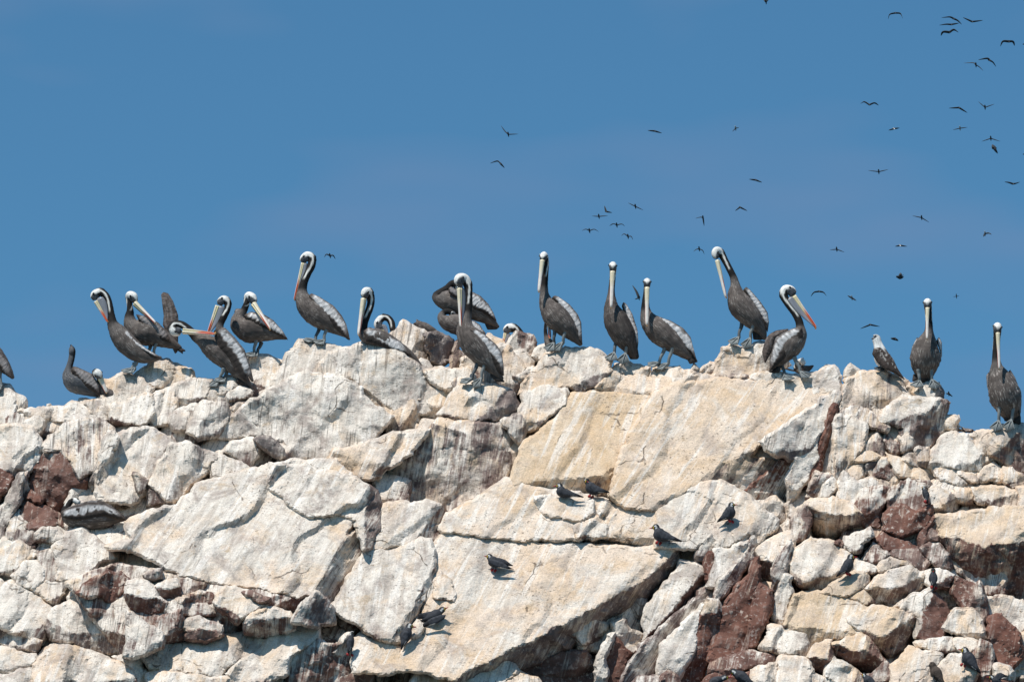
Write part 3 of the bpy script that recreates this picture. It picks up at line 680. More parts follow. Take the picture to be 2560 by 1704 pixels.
rock('H', [(1105,1200),(1200,960),(1330,800),(1590,560),(1880,335),(2010,215),(1965,330),(1620,700),(1430,1200)], off=-46, a=1.0, b=-.05, cov=.50, bare=.7, warm=.05, ang=58)
rock('H', [(1420,1200),(1480,840),(1620,685),(1880,430),(1815,620),(1795,850),(1640,1125),(1500,1200)], off=-78, b=.35, a=.2, cov=.95, bare=.2, warm=.05, ang=64, pale=.5)
rock('H', [(1635,1130),(1790,855),(1810,620),(1865,430),(1970,425),(2022,500),(2005,740),(1962,865),(1810,1200),(1630,1200)], off=-90, b=.45, a=.15, cov=.8, bare=.0, warm=.1, ang=84, ridges=[(1790,560,2030,540,.35,.14)], label='red boulder capped with white droppings')
rock('H', [(1450,1200),(1470,1120),(1540,1062),(1610,1098),(1670,1200)], off=-116, b=.6, cov=.35, bare=.25, rnd=6, name='stone')
rock('H', [(1200,1200),(1260,1120),(1400,1100),(1470,1140),(1450,1200)], off=-110, b=.6, cov=.5, bare=.5, rnd=6, name='stone')
rock('H', [(1870,60),(1900,0),(1945,10),(1942,290),(1890,320),(1872,200)], off=-54, b=.3, cov=.12, bare=0, rnd=5)
rock('F', [(325,705),(420,690),(560,645),(600,640),(560,740),(450,860),(345,965),(280,945),(320,850)], off=-64, b=.5, cov=.95, bare=.4, warm=.1, ang=84, ridges=[(330,960,580,690,.9,.6)], label='white pillar striped with thin black runs')
rock('F', [(330,1065),(345,920),(440,850),(560,660),(597,592),(592,745),(470,905)], off=-74, a=.7, b=.2, cov=.6, bare=.2, warm=.05, ang=60)
rock('F', [(-60,440),(0,422),(240,250),(410,258),(520,318),(640,440),(742,510),(722,572),(650,625),(592,690),(560,605),(420,690),(340,705),(300,600),(210,690),(100,690),(-60,690)], off=-60, b=.64, cov=1.0, warm=.4, bare=.9, ang=72, step=5, ridges=[(520,600,740,520,.3,.8)], rough=.55, label='rounded pale rock where a tern stands')
rock('F', [(200,790),(240,680),(310,590),(345,640),(320,720),(270,790)], off=-48, a=.4, b=.0, cov=.45, bare=.8, warm=.1, ang=70, rnd=5)
# wedge, fins and pillars at the right end of the great slab
rock('F', [(515,320),(625,235),(820,95),(825,170),(830,440),(745,505),(640,425)], off=30, b=-.25, a=.25, cov=.32, bare=.05, warm=.05, ang=62, ridges=[(515,330,640,290,.1,.5)], label='dark red wedge under the slab end', fuse=.12)
rock('C', [(620,1315),(830,1182),(1000,1060),(1140,985),(1165,1010),(1130,1120),(1090,1210),(1000,1300),(960,1400),(830,1440),(700,1400)], off=-70, b=.35, a=.55, cov=.72, bare=.85, warm=.25, ang=76)
rock('F', [(812,445),(800,250),(850,100),(960,-40),(1020,-60),(1010,0),(1000,110),(940,260),(880,340)], off=-40, b=.25, a=.45, cov=.82, bare=.8, warm=.1, ang=68)
rock('F', [(835,430),(900,300),(960,190),(1060,-120),(1110,-250),(1130,-240),(1090,-60),(1020,150),(950,350),(915,415)], off=-28, a=.6, b=.1, cov=.14, bare=.05, ang=70, label='long red fin of rock')
rock('F', [(1000,230),(1020,100),(1070,-60),(1110,-190),(1135,-100),(1130,60),(1100,200),(1085,290)], off=-4, a=-.2, b=.1, cov=.62, bare=.9, warm=.1, ang=84)
rock('F', [(930,355),(990,200),(1095,215),(1085,265),(1035,375),(1000,390)], off=-22, a=.4, b=.3, cov=.6, bare=.3, ang=64)
rock('C', [(1108,1200),(1130,1150),(1220,1160),(1320,1200),(1330,1290),(1250,1440),(1215,1480),(1200,1600),(1110,1560)], off=-58, b=.40, cov=.85, bare=.7, warm=.5, ang=86, ridges=[(1180,1420,1320,1290,.3,.6)], label='pale block with brown vertical runs')
rock('C', [(1130,1150),(1160,1120),(1240,1070),(1330,1110),(1470,1220),(1450,1260),(1320,1190),(1220,1165)], off=-56, b=.6, cov=.6, bare=.6, warm=.5)
# crest, right half
rock('C', [(320,910),(350,770),(370,700),(440,668),(500,678),(640,652),(760,700),(850,830),(700,875),(560,905),(440,895)], off=-24, b=.42, cov=1.0, warm=.5, bare=.9, ridges=[(545,905,645,740,.75,.72)], label='cream pedestal rock on the crest')
rock('C', [(-30,905),(-10,825),(60,828),(170,848),(245,868),(225,925),(100,925)], off=-8, b=.7, cov=.98, warm=.6)
rock('C', [(165,855),(195,795),(238,838),(232,865)], off=-6, b=.5, cov=.85, bare=.9, rnd=4, name='stone', label='small pointed stone on the crest')
rock('C', [(225,860),(300,783),(345,790),(335,885),(245,895)], off=-8, b=.6, cov=1.0, warm=.55)
rock('C', [(370,890),(540,888),(535,962),(440,952)], off=-30, b=-.3, cov=.45, bare=.8, warm=.6, rnd=5, name='stone')
rock('C', [(60,910),(240,880),(400,900),(460,960),(560,930),(640,960),(400,1010),(100,990)], off=-26, b=.8, cov=1.02, warm=.6)
rock('C', [(550,905),(700,858),(870,868),(1010,858),(1060,810),(1110,814),(1168,885),(1155,985),(1000,1005),(830,1055),(640,970)], off=-36, b=.62, cov=1.0, warm=.4, ang=64)
rock('C', [(1170,895),(1182,838),(1216,802),(1260,832),(1305,862),(1295,905),(1200,915)], off=-24, b=.5, cov=1.05, warm=0, pale=.8, rnd=5, name='stone', label='white pointed stone on the crest')
rock('C', [(1135,1130),(1168,905),(1200,890),(1300,855),(1442,842),(1500,868),(1595,918),(1655,960),(1645,1055),(1520,1070),(1455,1120),(1400,1165),(1310,1120),(1225,1080)], off=-44, b=.6, cov=1.03, warm=.6, bare=.85, ang=86, ridges=[(1220,1080,1400,925,.62,.62),(1400,925,1450,842,.62,.62)], label='cream topped block under the white necked seabird')
rock('C', [(1580,965),(1600,922),(1742,928),(1775,980),(1775,1065),(1650,1020)], off=-30, b=.45, cov=.85, warm=.35, bare=.95)
rock('C', [(1750,965),(1800,922),(1832,1000),(1828,1060),(1770,1060)], off=-22, a=.5, b=.2, cov=.45, bare=1, name='stone')
rock('C', [(1395,1185),(1440,1105),(1560,1008),(1690,1028),(1862,1058),(1842,1160),(1832,1240),(1760,1355),(1650,1375),(1530,1345),(1560,1225)], off=-54, b=.62, cov=1.0, warm=.35, bare=.55, ang=80, ridges=[(1540,1260,1700,1130,.7,.5),(1700,1130,1860,1090,.75,.4)], label='large block with grey purple face at the crest end')
rock('C', [(1830,1245),(1832,1160),(1862,1138),(1932,1136),(1938,1172),(1912,1215),(1890,1245)], off=-20, b=.55, cov=.95, warm=.5, bare=.9)
rock('C', [(1735,1485),(1758,1370),(1830,1280),(1900,1238),(1990,1258),(2022,1330),(2075,1400),(2085,1505),(1990,1515),(1850,1485)], off=-46, b=.62, cov=.95, warm=.3)
rock('C', [(1985,1262),(2070,1233),(2148,1238),(2145,1335),(2090,1415),(2030,1345)], off=-36, b=.6, cov=.98, warm=.55)
rock('C', [(2115,1395),(2140,1240),(2170,1205),(2300,1190),(2420,1215),(2420,1510),(2280,1515),(2195,1455)], off=-46, b=.6, cov=1.0, warm=.6, bare=.35, ang=82, ridges=[(2120,1420,2290,1280,.75,.45)], label='boulder under the rightmost pelican with purple face')
# rubble below the right crest
rock('I', [(920,590),(960,520),(1050,470),(1120,600),(1115,700),(1040,640),(930,630)], off=-42, b=.5, cov=.85, bare=.5, warm=.3, ridges=[(920,600,1020,540,.3,.4)])
rock('I', [(810,720),(900,640),(1000,635),(1085,680),(1040,720),(950,710),(830,750)], off=-44, b=.8, cov=1.0, warm=.6)
rock('I', [(920,850),(940,710),(1040,715),(1050,760),(1000,880)], off=-26, b=-.2, a=.2, cov=.35, bare=.8, ang=86)
rock('I', [(1000,880),(1010,790),(1080,690),(1120,700),(1180,800),(1225,850),(1150,890),(1080,870)], off=-40, b=.5, cov=.72, bare=.3, warm=.3, ridges=[(1010,860,1100,760,.3,.4)])
rock('I', [(1080,520),(1110,470),(1230,560),(1260,640),(1180,680),(1120,590)], off=-28, b=.5, cov=.5, bare=.4)
rock('I', [(1230,500),(1320,440),(1400,560),(1390,640),(1270,640)], off=-24, b=.4, cov=.7, bare=1)
rock('I', [(1390,610),(1420,598),(1512,600),(1518,760),(1480,785),(1395,770)], off=-44, b=.4, cov=.65, bare=.9, rnd=5, ang=88, name='stone', label='grey squarish stone in the rubble')
rock('I', [(1100,620),(1220,700),(1330,740),(1480,830),(1520,910),(1440,900),(1350,870),(1250,860),(1200,790)], off=-40, b=.7, cov=1.0, warm=.85)
rock('I', [(1260,700),(1340,690),(1400,770),(1330,760)], off=-46, cov=.9, rnd=5, name='stone')
rock('I', [(1380,870),(1510,905),(1530,960),(1490,970),(1400,900)], off=-44, b=.1, cov=.45, bare=.3, rnd=5, name='stone')
rock('I', [(1510,790),(1560,735),(1640,728),(1740,800),(1760,840),(1860,930),(1780,960),(1620,900)], off=-34, b=.65, cov=.95, warm=.35, bare=.6)
rock('I', [(1750,820),(1900,840),(1945,890),(1930,930),(1850,900)], off=-42, b=.6, cov=.95, warm=.7, rnd=6, ridges=[(1760,880,1930,920,1.2,.6)], name='stone')
rock('I', [(1940,870),(2000,790),(2080,740),(2160,800),(2160,900),(2050,900),(1960,930)], off=-34, b=.65, cov=1.0, warm=.75)
rock('I', [(2140,890),(2170,780),(2240,800),(2400,850),(2400,960),(2250,960)], off=-40, b=.5, cov=.85, warm=.5, bare=.5, ridges=[(2190,940,2360,890,.8,.5)])
rock('I', [(1500,960),(1560,940),(1700,1010),(1755,1050),(1755,1160),(1600,1190),(1540,1180),(1510,1080)], off=-44, b=.5, cov=.88, warm=.35, bare=.8, ridges=[(1540,1150,1760,1130,1.5,.5)])
rock('I', [(1690,1010),(1760,960),(1900,980),(1910,1100),(1840,1110),(1760,1060)], off=-36, b=.65, cov=.98, warm=.75)
rock('I', [(1890,960),(2000,940),(2200,960),(2300,1000),(2310,1060),(2290,1150),(2000,1130),(1920,1100)], off=-46, b=.7, cov=1.0, warm=.75, bare=.5, ridges=[(1920,1090,2050,1060,1.0,.5),(2030,1060,2310,1010,.9,.5)])
rock('I', [(2290,960),(2400,940),(2400,1200),(2310,1180),(2310,1030)], off=-48, b=.6, cov=1.0, warm=.7)
rock('I', [(700,700),(800,740),(930,720),(920,860),(860,900),(760,820)], off=-34, b=.6, cov=.95, warm=.6)
rock('I', [(700,930),(740,810),(860,900),(1000,880),(1170,920),(1130,1010),(1000,960),(900,970),(880,1100),(790,1130),(700,1050)], off=-48, b=.5, cov=.9, warm=.4, bare=.8, ang=88, ridges=[(700,960,860,960,.3,.8)])
rock('I', [(640,930),(660,640),(760,620),(760,800),(700,930)], off=-30, b=.1, a=-.15, cov=.7, bare=.9, warm=.6, ang=87)
rock('I', [(520,1060),(560,960),(640,850),(680,900),(720,960),(640,1010),(590,1060)], off=-46, b=.5, cov=.9, warm=.4, bare=.8)
rock('I', [(410,1050),(480,820),(540,850),(640,850),(590,920),(520,1040),(450,1070)], off=-36, b=.2, a=.4, cov=.45, bare=.3, ang=64)
# red boulder face right of centre
rock('I', [(860,1220),(850,1100),(900,970),(1010,950),(1150,960),(1150,1050),(1100,1160),(1080,1320),(960,1320)], off=-52, b=.35, cov=.5, bare=.12, warm=.1, ang=86, ridges=[(870,1060,1140,1020,.25,.32)], label='red rock face with white runs down it')
rock('I', [(1140,1010),(1180,960),(1330,870),(1450,930),(1500,1080),(1400,1180),(1250,1110),(1150,1150)], off=-60, b=.45, cov=.55, bare=.3, warm=.05, ang=80, ridges=[(1140,1080,1500,1010,.12,.38)])
rock('I', [(1082,1350),(1100,1190),(1250,1110),(1390,1180),(1520,1120),(1540,1220),(1500,1290),(1410,1350),(1270,1400)], off=-66, b=.38, cov=.12, bare=.05, ridges=[(1270,1400,1400,1230,.4,.1)], label='brick red boulder right of centre')
rock('I', [(1400,1350),(1500,1280),(1540,1200),(1625,1250),(1610,1420),(1500,1470),(1400,1500)], off=-50, b=.25, a=.15, cov=.12, bare=.1)
rock('I', [(1510,1330),(1540,1310),(1600,1380),(1600,1440),(1510,1440)], off=-64, cov=.35, bare=.4, rnd=5, name='stone')
rock('I', [(1530,1220),(1600,1210),(1620,1290),(1570,1310)], off=-60, cov=.6, bare=.5, rnd=5, name='stone')
rock('F', [(1370,650),(1430,590),(1520,630),(1655,700),(1480,715),(1470,745)], off=-54, b=.6, cov=.15, bare=.1)
rock('F', [(1290,770),(1365,660),(1475,735),(1425,810),(1350,800)], off=-62, b=.6, cov=.5, bare=.3)
rock('F', [(1470,735),(1490,705),(1655,690),(1735,790),(1700,860),(1600,800)], off=-58, b=.6, cov=.35, bare=.4)
rock('F', [(1655,685),(1790,652),(1865,740),(1875,822),(1800,835),(1730,785)], off=-60, b=.6, cov=.42, bare=.45, warm=.2)
rock('F', [(1395,850),(1400,815),(1475,745),(1590,778),(1605,805),(1465,835),(1420,870)], off=-70, b=.7, cov=.85, bare=.7, warm=.4, rnd=6, name='stone')
rock('F', [(1740,500),(1770,480),(1810,560),(1815,650),(1750,620)], off=-54, cov=.4, bare=.3, rnd=5, name='stone')
# blocks in the right middle
rock('F', [(820,640),(830,520),(880,430),(950,385),(980,420),(960,500),(920,640),(870,655)], off=-56, b=.5, cov=.62, bare=.35, warm=.3, ridges=[(880,650,930,430,.9,.25)])
rock('F', [(965,490),(900,440),(960,375),(1100,368),(1200,398),(1335,540),(1365,600),(1285,725),(1170,692),(1110,668),(960,610)], off=-68, b=.75, cov=1.0, warm=.65, bare=.5, ang=84, ridges=[(960,485,1085,478,2.2,.5),(1085,478,1260,560,2.2,.5)], label='overhanging block with a streaked hollow')
rock('F', [(1170,690),(1190,640),(1345,560),(1365,610),(1280,725),(1230,720)], off=-82, b=.45, cov=.95, warm=.1, bare=.6, ang=86)
rock('F', [(1110,665),(1150,640),(1190,660),(1160,690)], off=-82, cov=.2, bare=.15, rnd=4, name='stone')
rock('F', [(828,880),(850,700),(960,628),(1130,668),(1225,740),(1235,860),(1140,910),(970,990),(880,935)], off=-80, b=.72, cov=1.03, warm=.65, bare=.6, ang=80, ridges=[(828,870,960,900,1.4,.45),(960,900,1230,830,1.4,.5)], label='big cream boulder left of the perched tern')
rock('F', [(595,700),(700,640),(835,580),(855,640),(835,770),(725,965),(620,905)], off=-64, b=.6, cov=.98, warm=.5, bare=.4, ridges=[(600,735,730,800,1.6,.3)])
rock('F', [(715,1010),(708,830),(780,700),(838,618),(825,725),(790,860),(735,990)], off=-94, a=.7, b=.15, cov=.55, bare=.45, warm=.05, ang=64, rnd=5, label='thin grey purple spike of rock')
rock('F', [(700,1150),(712,1000),(780,860),(835,880),(825,1010),(800,1180),(740,1210)], off=-72, a=-.1, b=.3, cov=.85, warm=.2, bare=.8, ang=80)
rock('F', [(285,1440),(330,1320),(385,1080),(470,960),(545,880),(612,755),(628,930),(560,1090),(570,1350),(430,1460)], off=-84, b=.30, a=.1, cov=.16, bare=.0, ang=70, ridges=[(420,1440,570,1000,.4,.1)], label='large brick red slab')
rock('F', [(555,1350),(562,1100),(625,930),(702,975),(715,1070),(652,1225),(592,1340)], off=-92, b=.35, a=.1, cov=.10, bare=.0, ridges=[(570,1340,690,1000,.5,.1)], label='small brick red slab')
rock('F', [(1185,1050),(1230,980),(1312,968),(1385,1055),(1250,1075)], off=-84, b=.65, cov=1.0, warm=.9, rnd=6, name='stone')
rock('F', [(1000,990),(1130,912),(1250,850),(1335,880),(1315,965),(1190,1005),(1080,1000)], off=-92, b=.7, cov=.95, warm=.9, bare=.8)
rock('F', [(1250,760),(1340,790),(1400,840),(1330,880),(1240,850)], off=-68, b=.65, cov=.95, warm=.5)
rock('F', [(1315,965),(1460,828),(1600,798),(1692,868),(1682,945),(1490,1078),(1430,1045),(1390,1065)], off=-80, b=.72, cov=1.02, warm=.55, bare=.5, ang=66, ridges=[(1315,965,1530,950,1.5,.45),(1530,950,1692,880,1.5,.4)])
rock('F', [(1690,860),(1800,830),(1890,870),(1870,960),(1780,960),(1700,920)], off=-66, b=.6, cov=.9, warm=.4, bare=.3, ridges=[(1720,950,1890,880,.9,.3)])
rock('F', [(780,1215),(825,1080),(850,1000),(1000,978),(1150,1000),(1270,1060),(1320,1080),(1300,1180),(1290,1265),(1100,1300),(1000,1335),(945,1410),(850,1260)], off=-96, b=.74, cov=1.02, warm=1.0, bare=.8, ang=72, ridges=[(780,1190,950,1210,1.2,.6)], label='big ochre crusted boulder')
rock('F', [(1195,1155),(1370,1068),(1500,1082),(1620,1128),(1640,1195),(1562,1365),(1470,1425),(1388,1345),(1285,1255)], off=-106, b=.74, cov=1.0, warm=.85, bare=.4, ang=70, ridges=[(1275,1240,1440,1262,1.7,.4),(1440,1262,1640,1150,1.7,.35)], label='ochre topped boulder with dark underside')
rock('F', [(1505,1072),(1620,1010),(1760,955),(1885,1160),(1835,1275),(1690,1295),(1640,1275),(1655,1170),(1620,1125)], off=-90, b=.62, a=-.1, cov=.8, warm=.2, bare=.05, ridges=[(1640,1290,1760,960,.75,.12)], label='red pyramid shaped rock under the upright tern')
rock('F', [(1760,480),(1900,468),(2150,428),(2420,428),(2420,1200),(2300,1160),(2080,930),(1880,770),(1800,640)], off=-74, b=.72, cov=1.02, warm=.85, bare=.1, ang=78, step=5.4, ridges=[(1860,735,2100,690,1.25,.42),(2100,690,2420,790,1.1,.30)], label='broad ochre block with dark red face')
rock('F', [(1875,975),(1900,875),(1960,900),(2055,950),(2075,1080),(1950,1095)], off=-52, b=.4, cov=.25, bare=.15)
rock('F', [(1825,1215),(1900,1088),(2000,1085),(2080,1160),(2115,1290),(2060,1305),(1880,1250)], off=-74, b=.55, cov=.85, warm=.35, bare=.5, ang=82)
rock('F', [(1985,1100),(2060,910),(2115,1050),(2115,1280),(2090,1310),(2070,1160)], off=-48, a=.2, b=.1, cov=.5, bare=.3, ang=84)
rock('F', [(2125,1145),(2200,1128),(2335,1250),(2345,1400),(2285,1475),(2140,1445),(2118,1280)], off=-68, b=.4, cov=.08, bare=-.1, label='bright brick red boulder by the dark gap', ridges=[(2130,1290,2340,1290,.2,.05)])
# bottom right
rock('F', [(630,1350),(700,1195),(790,1218),(935,1255),(955,1412),(770,1395)], off=-94, b=.65, cov=.9, warm=.4, bare=.35)
rock('F', [(735,1640),(748,1410),(770,1388),(952,1418),(965,1500),(955,1640)], off=-112, b=.7, cov=1.0, warm=.5, ang=80)
rock('F', [(295,1510),(310,1450),(500,1378),(570,1358),(745,1408),(745,1445),(560,1495),(400,1545)], off=-102, b=.7, cov=.35, bare=.2, ridges=[(300,1500,740,1440,1.0,.1)])
rock('F', [(560,1640),(570,1490),(740,1438),(745,1640)], off=-112, b=.65, cov=.95, warm=.4, bare=.3)
rock('F', [(130,1640),(250,1560),(330,1500),(400,1540),(560,1500),(560,1640)], off=-106, b=.6, cov=.25, bare=.15)
rock('F', [(945,1410),(1000,1328),(1090,1298),(1100,1400),(1050,1535),(950,1490)], off=-110, b=.72, cov=1.0, warm=.8, bare=.3, ridges=[(945,1412,1060,1418,1.7,.3),(1040,1530,1090,1300,1.2,.4)])
rock('F', [(1100,1310),(1290,1258),(1395,1342),(1445,1432),(1365,1525),(1250,1465),(1120,1395)], off=-114, b=.74, cov=1.0, warm=.85, bare=.15, ang=74, ridges=[(1100,1318,1310,1365,2.0,.24),(1365,1525,1330,1340,.9,.35)], label='overhanging block with dark red underside')
rock('F', [(1050,1560),(1060,1470),(1105,1400),(1310,1535),(1300,1640),(1050,1640)], off=-106, b=.72, cov=.95, warm=.35, bare=.3)
rock('F', [(960,1640),(960,1500),(1050,1540),(1100,1640)], off=-106, b=.5, cov=.6, bare=.35)
rock('F', [(1300,1640),(1310,1530),(1370,1520),(1450,1440),(1490,1500),(1480,1640)], off=-102, b=.5, cov=.45, bare=.35)
rock('F', [(1470,1475),(1600,1338),(1815,1388),(1795,1455),(1665,1565),(1500,1640),(1480,1560)], off=-110, b=.74, cov=1.05, warm=.4, pale=.3)
rock('F', [(1635,1315),(1880,1280),(1915,1372),(1820,1395),(1720,1355)], off=-94, b=.65, cov=.75, bare=.35, warm=.2)
rock('F', [(1880,1282),(2060,1300),(2055,1362),(1950,1385),(1905,1350)], off=-96, b=.6, cov=.95, warm=.5, bare=.7)
rock('F', [(1640,1640),(1680,1560),(1780,1480),(1870,1398),(2000,1398),(2060,1510),(2010,1640)], off=-114, b=.74, cov=1.05, warm=.45)
rock('F', [(2015,1405),(2070,1288),(2135,1330),(2155,1480),(2130,1640),(2060,1640)], off=-98, b=.35, cov=.42, bare=.05, ang=84)
rock('F', [(2145,1465),(2250,1468),(2292,1512),(2282,1562),(2160,1560)], off=-106, b=.65, cov=1.0, warm=.3, rnd=6, name='stone')
rock('F', [(2120,1640),(2150,1550),(2270,1560),(2290,1600),(2280,1640)], off=-106, b=.5, cov=.15, bare=.1)

# ------------------------------------------------------------------ filler stones: a jointed mosaic where nothing was traced
def filler():
    rs = np.random.RandomState(21)
    seeds = []
    tries = 0
    while tries < 9000:
        tries += 1
        x = rs.uniform(-60, 2620); y = rs.uniform(860, 1780)
        if y < np.interp(x, CRX, CRY) + 26 or (x > 2515 and y > 1555) or (x > 2330 and 1385 < y < 1575) or (1230 < x < 1860 and y > 1400 + max(0, 1700 - x) * .45): continue
        sp = 62 if x > 1900 or (x < 900 and y > 1250) else 76
        if all((x - a) ** 2 + (y - b) ** 2 > sp * sp for a, b in seeds): seeds.append((x, y))
    sd = np.array(seeds)
    made = 0
    for i, (x, y) in enumerate(seeds):
        d2 = ((sd - (x, y)) ** 2).sum(1); nb = np.argsort(d2)[1:22]
        poly = [(x - 130, y - 130), (x + 130, y - 130), (x + 130, y + 130), (x - 130, y + 130)]
        for j in nb:
            mx, my = (sd[j] + (x, y)) / 2; nx, ny = sd[j] - (x, y)
            new = []
            for k in range(len(poly)):
                p, q_ = poly[k], poly[(k + 1) % len(poly)]
                sp_ = (p[0] - mx) * nx + (p[1] - my) * ny; sq = (q_[0] - mx) * nx + (q_[1] - my) * ny
                if sp_ <= 0: new.append(p)
                if sp_ * sq < 0:
                    t = sp_ / (sp_ - sq); new.append((p[0] + (q_[0] - p[0]) * t, p[1] + (q_[1] - p[1]) * t))
            poly = new
            if len(poly) < 3: break
        if len(poly) < 3: continue
        pa = np.array(poly)
        top = np.interp(pa[:, 0], CRX, CRY) + 8
        pa[:, 1] = np.maximum(pa[:, 1], top)
        # how much of it would the traced stones hide?
        gx, gy = np.meshgrid(np.linspace(pa[:, 0].min(), pa[:, 0].max(), 14), np.linspace(pa[:, 1].min(), pa[:, 1].max(), 14))
        gx = gx.ravel(); gy = gy.ravel(); ok = inside(gx, gy, pa); gx = gx[ok]; gy = gy[ok]
        if not len(gx): continue
        hid = np.zeros(len(gx), bool)
        for c in TRACED: hid |= inside(gx, gy, c)
        if hid.mean() > .93: continue
        right = x > 1850 and y > 1200
        lowl = x < 900 and y > 1400
        c_ = rs.uniform(.35, .95) if right else rs.uniform(.5, 1.0) if lowl else rs.uniform(.75, 1.02)
        made += 1
        rock('N', [(x + (p[0] - x) * .985, y + (p[1] - y) * .985) for p in pa], off=rs.uniform(-16, 12) - (4 if x > 1700 and y > 1100 else 22 if x < 900 and y > 1300 else 0), a=rs.uniform(-.2, .25), b=rs.uniform(.35, .8),
             cov=c_, warm=rs.uniform(.3, .9) if x > 900 else rs.uniform(.1, .5), bare=rs.uniform(.05, .5) if right or lowl else rs.uniform(.5, 1), ang=rs.uniform(62, 88),
             rnd=8, step=6, name='stone', ridges=[(x - 40, y + rs.uniform(0, 25), x + 40, y + rs.uniform(-15, 20), rs.uniform(.3, 1.2), c_ * .6)])
    return made
TRACED = list(COVERED)
filler()
build_rocks()
# ------------------------------------------------------------------ ray casting onto the rock
_bv = BVHTree.FromPolygons([Vector(v) for v in np.concatenate(BVH_V)], BVH_F)
def rock_depth(x, y, default=None):
    """depth (px) of the rock seen at a photo pixel"""
    o = Vector(CAM); d = (Vector(P(x, y, 0.0)) - o).normalized()
    h = _bv.ray_cast(o, d)
    if h[0] is None: return default
    return h[0].y * S
def rock_depth_near(x, y, default):
    for dy in (0, 4, 8, 13, 19, 26, 36):
        r = rock_depth(x, y + dy)
        if r is not None: return r
    return default

# ------------------------------------------------------------------ feathered surfaces
def plumage_mat(name, rough=.75):
    m = NT(name, rough, .25)
    c = m.attr('Col', 'Color'); fv = m.attr('fv', 'Vector')
    n = m.noise(m.scale(fv, (26, 7, 26)), 1.0, 4, .6, .4)
    n2 = m.noise(fv, 60.0, 3, .6)
    fk = m.attr('fleck')
    n3 = m.noise(m.scale(fv, (72, 15, 72), (4, 1, 2)), 1.0, 3, .6)
    c = m.mix(m.math('MULTIPLY', m.ramp(n3, .54, .64), fk, True), c, (0.40, 0.36, 0.32))
    k = m.math('ADD', m.ramp(n, .3, .7, .72, 1.22), m.math('MULTIPLY', m.math('SUBTRACT', n2, .5), .35))
    m.put(m.b.inputs['Base Color'], m.mix(1.0, c, k, 'MULTIPLY'))
    m.t.links.new(m.bump(n, .012, .5), m.b.inputs['Normal'])
    return m.mat
M_PLUME = plumage_mat('plumage')
def horn_mat(name):
    m = NT(name, .38, .45)
    m.put(m.b.inputs['Base Color'], m.attr('Col', 'Color')); return m.mat
M_HORN = horn_mat('bill_horn')
M_SKIN = simple_mat('grey_skin', (0.21, 0.225, 0.22), .55)
M_SKIN_DK_SHADED = simple_mat('dark_and_shaded_skin', (0.10, 0.11, 0.115), .6)  # dark legs and bills of small birds, and pelican legs painted as shaded
M_EYE = simple_mat('eye', (0.012, 0.010, 0.009), .15, .6)
M_RED = simple_mat('red_skin', (0.33, 0.022, 0.020), .5)

def catmull(pts, per):
    pts = np.array(pts, float); n = len(pts)
    ext = np.concatenate([[2 * pts[0] - pts[1]], pts, [2 * pts[-1] - pts[-2]]])
    out = []; s = []
    for i in range(n - 1):
        p0, p1, p2, p3 = ext[i:i + 4]
        for j in range(per):
            t = j / per
            out.append(.5 * (2 * p1 + (p2 - p0) * t + (2 * p0 - 5 * p1 + 4 * p2 - p3) * t * t + (3 * p1 - p0 - 3 * p2 + p3) * t ** 3))
            s.append(i + t)
    out.append(pts[-1]); s.append(n - 1)
    return np.array(out), np.array(s)

def loft(C, rv, rl, vent, nseg=24, vent_end=None, wend=None):
    """rings round a centre line in the world; rv = radius in the bending plane, rl = sideways; vent = starting belly direction"""
    C = np.asarray(C); n = len(C)
    T = np.gradient(C, axis=0); T /= np.linalg.norm(T, axis=1)[:, None] + 1e-12
    v = np.array(vent, float); Vv = []
    for i in range(n):
        v = v - T[i] * v.dot(T[i]); v = v / (np.linalg.norm(v) + 1e-12); Vv.append(v.copy())
    Vv = np.array(Vv)
    if vent_end is not None:
        ve = np.array(vent_end, float); i = n - 1
        tgt = ve - T[i] * ve.dot(T[i]); tgt /= np.linalg.norm(tgt) + 1e-12
        ang_ = math.atan2(np.cross(Vv[i], tgt).dot(T[i]), Vv[i].dot(tgt))
        S0 = np.cross(T, Vv); aa = ang_ * wend
        Vv = Vv * np.cos(aa)[:, None] + S0 * np.sin(aa)[:, None]
    Sd = np.cross(T, Vv)
    ph = np.linspace(0, 2 * math.pi, nseg, endpoint=False)
    ring = Vv[:, None, :] * (np.cos(ph)[None, :, None] * rv[:, None, None]) + Sd[:, None, :] * (np.sin(ph)[None, :, None] * rl[:, None, None])
    W = (C[:, None, :] + ring).reshape(-1, 3)
    F = []
    for i in range(n - 1):
        for j in range(nseg):
            k = (j + 1) % nseg
            F.append([i * nseg + j, (i + 1) * nseg + j, (i + 1) * nseg + k, i * nseg + k])
    W = np.concatenate([W, [C[0] - T[0] * rv[0] * .5, C[-1] + T[-1] * rv[-1] * .6]])
    a = n * nseg
    for j in range(nseg):
        k = (j + 1) % nseg
        F.append([a, j, k]); F.append([a + 1, (n - 1) * nseg + k, (n - 1) * nseg + j])
    phi = np.tile(np.degrees(np.minimum(ph, 2 * math.pi - ph)), n)
    phi = np.concatenate([phi, [90, 90]])
    return W, F, phi, T, Vv, Sd

def ss(x, a, b):
    t = np.clip((x - a) / (b - a + 1e-9), 0, 1); return t * t * (3 - 2 * t)
def lerp3(c, a, w):
    return c * (1 - w[:, None]) + np.array(a)[None, :] * w[:, None]

def add_mesh(name, V, F, mat, root, colr=None, fv=None, sharp=None):
    o = link_mesh(name, V - np.array(root.location), F, mat, root, True, sharp)
    if colr is not None: attr(o, 'Col', np.concatenate([colr, np.ones((len(colr), 1))], 1), 'FLOAT_COLOR')
    if fv is not None: attr(o, 'fv', fv, 'FLOAT_VECTOR')
    return o
def sub(o, parent):
    o.parent = parent; return o

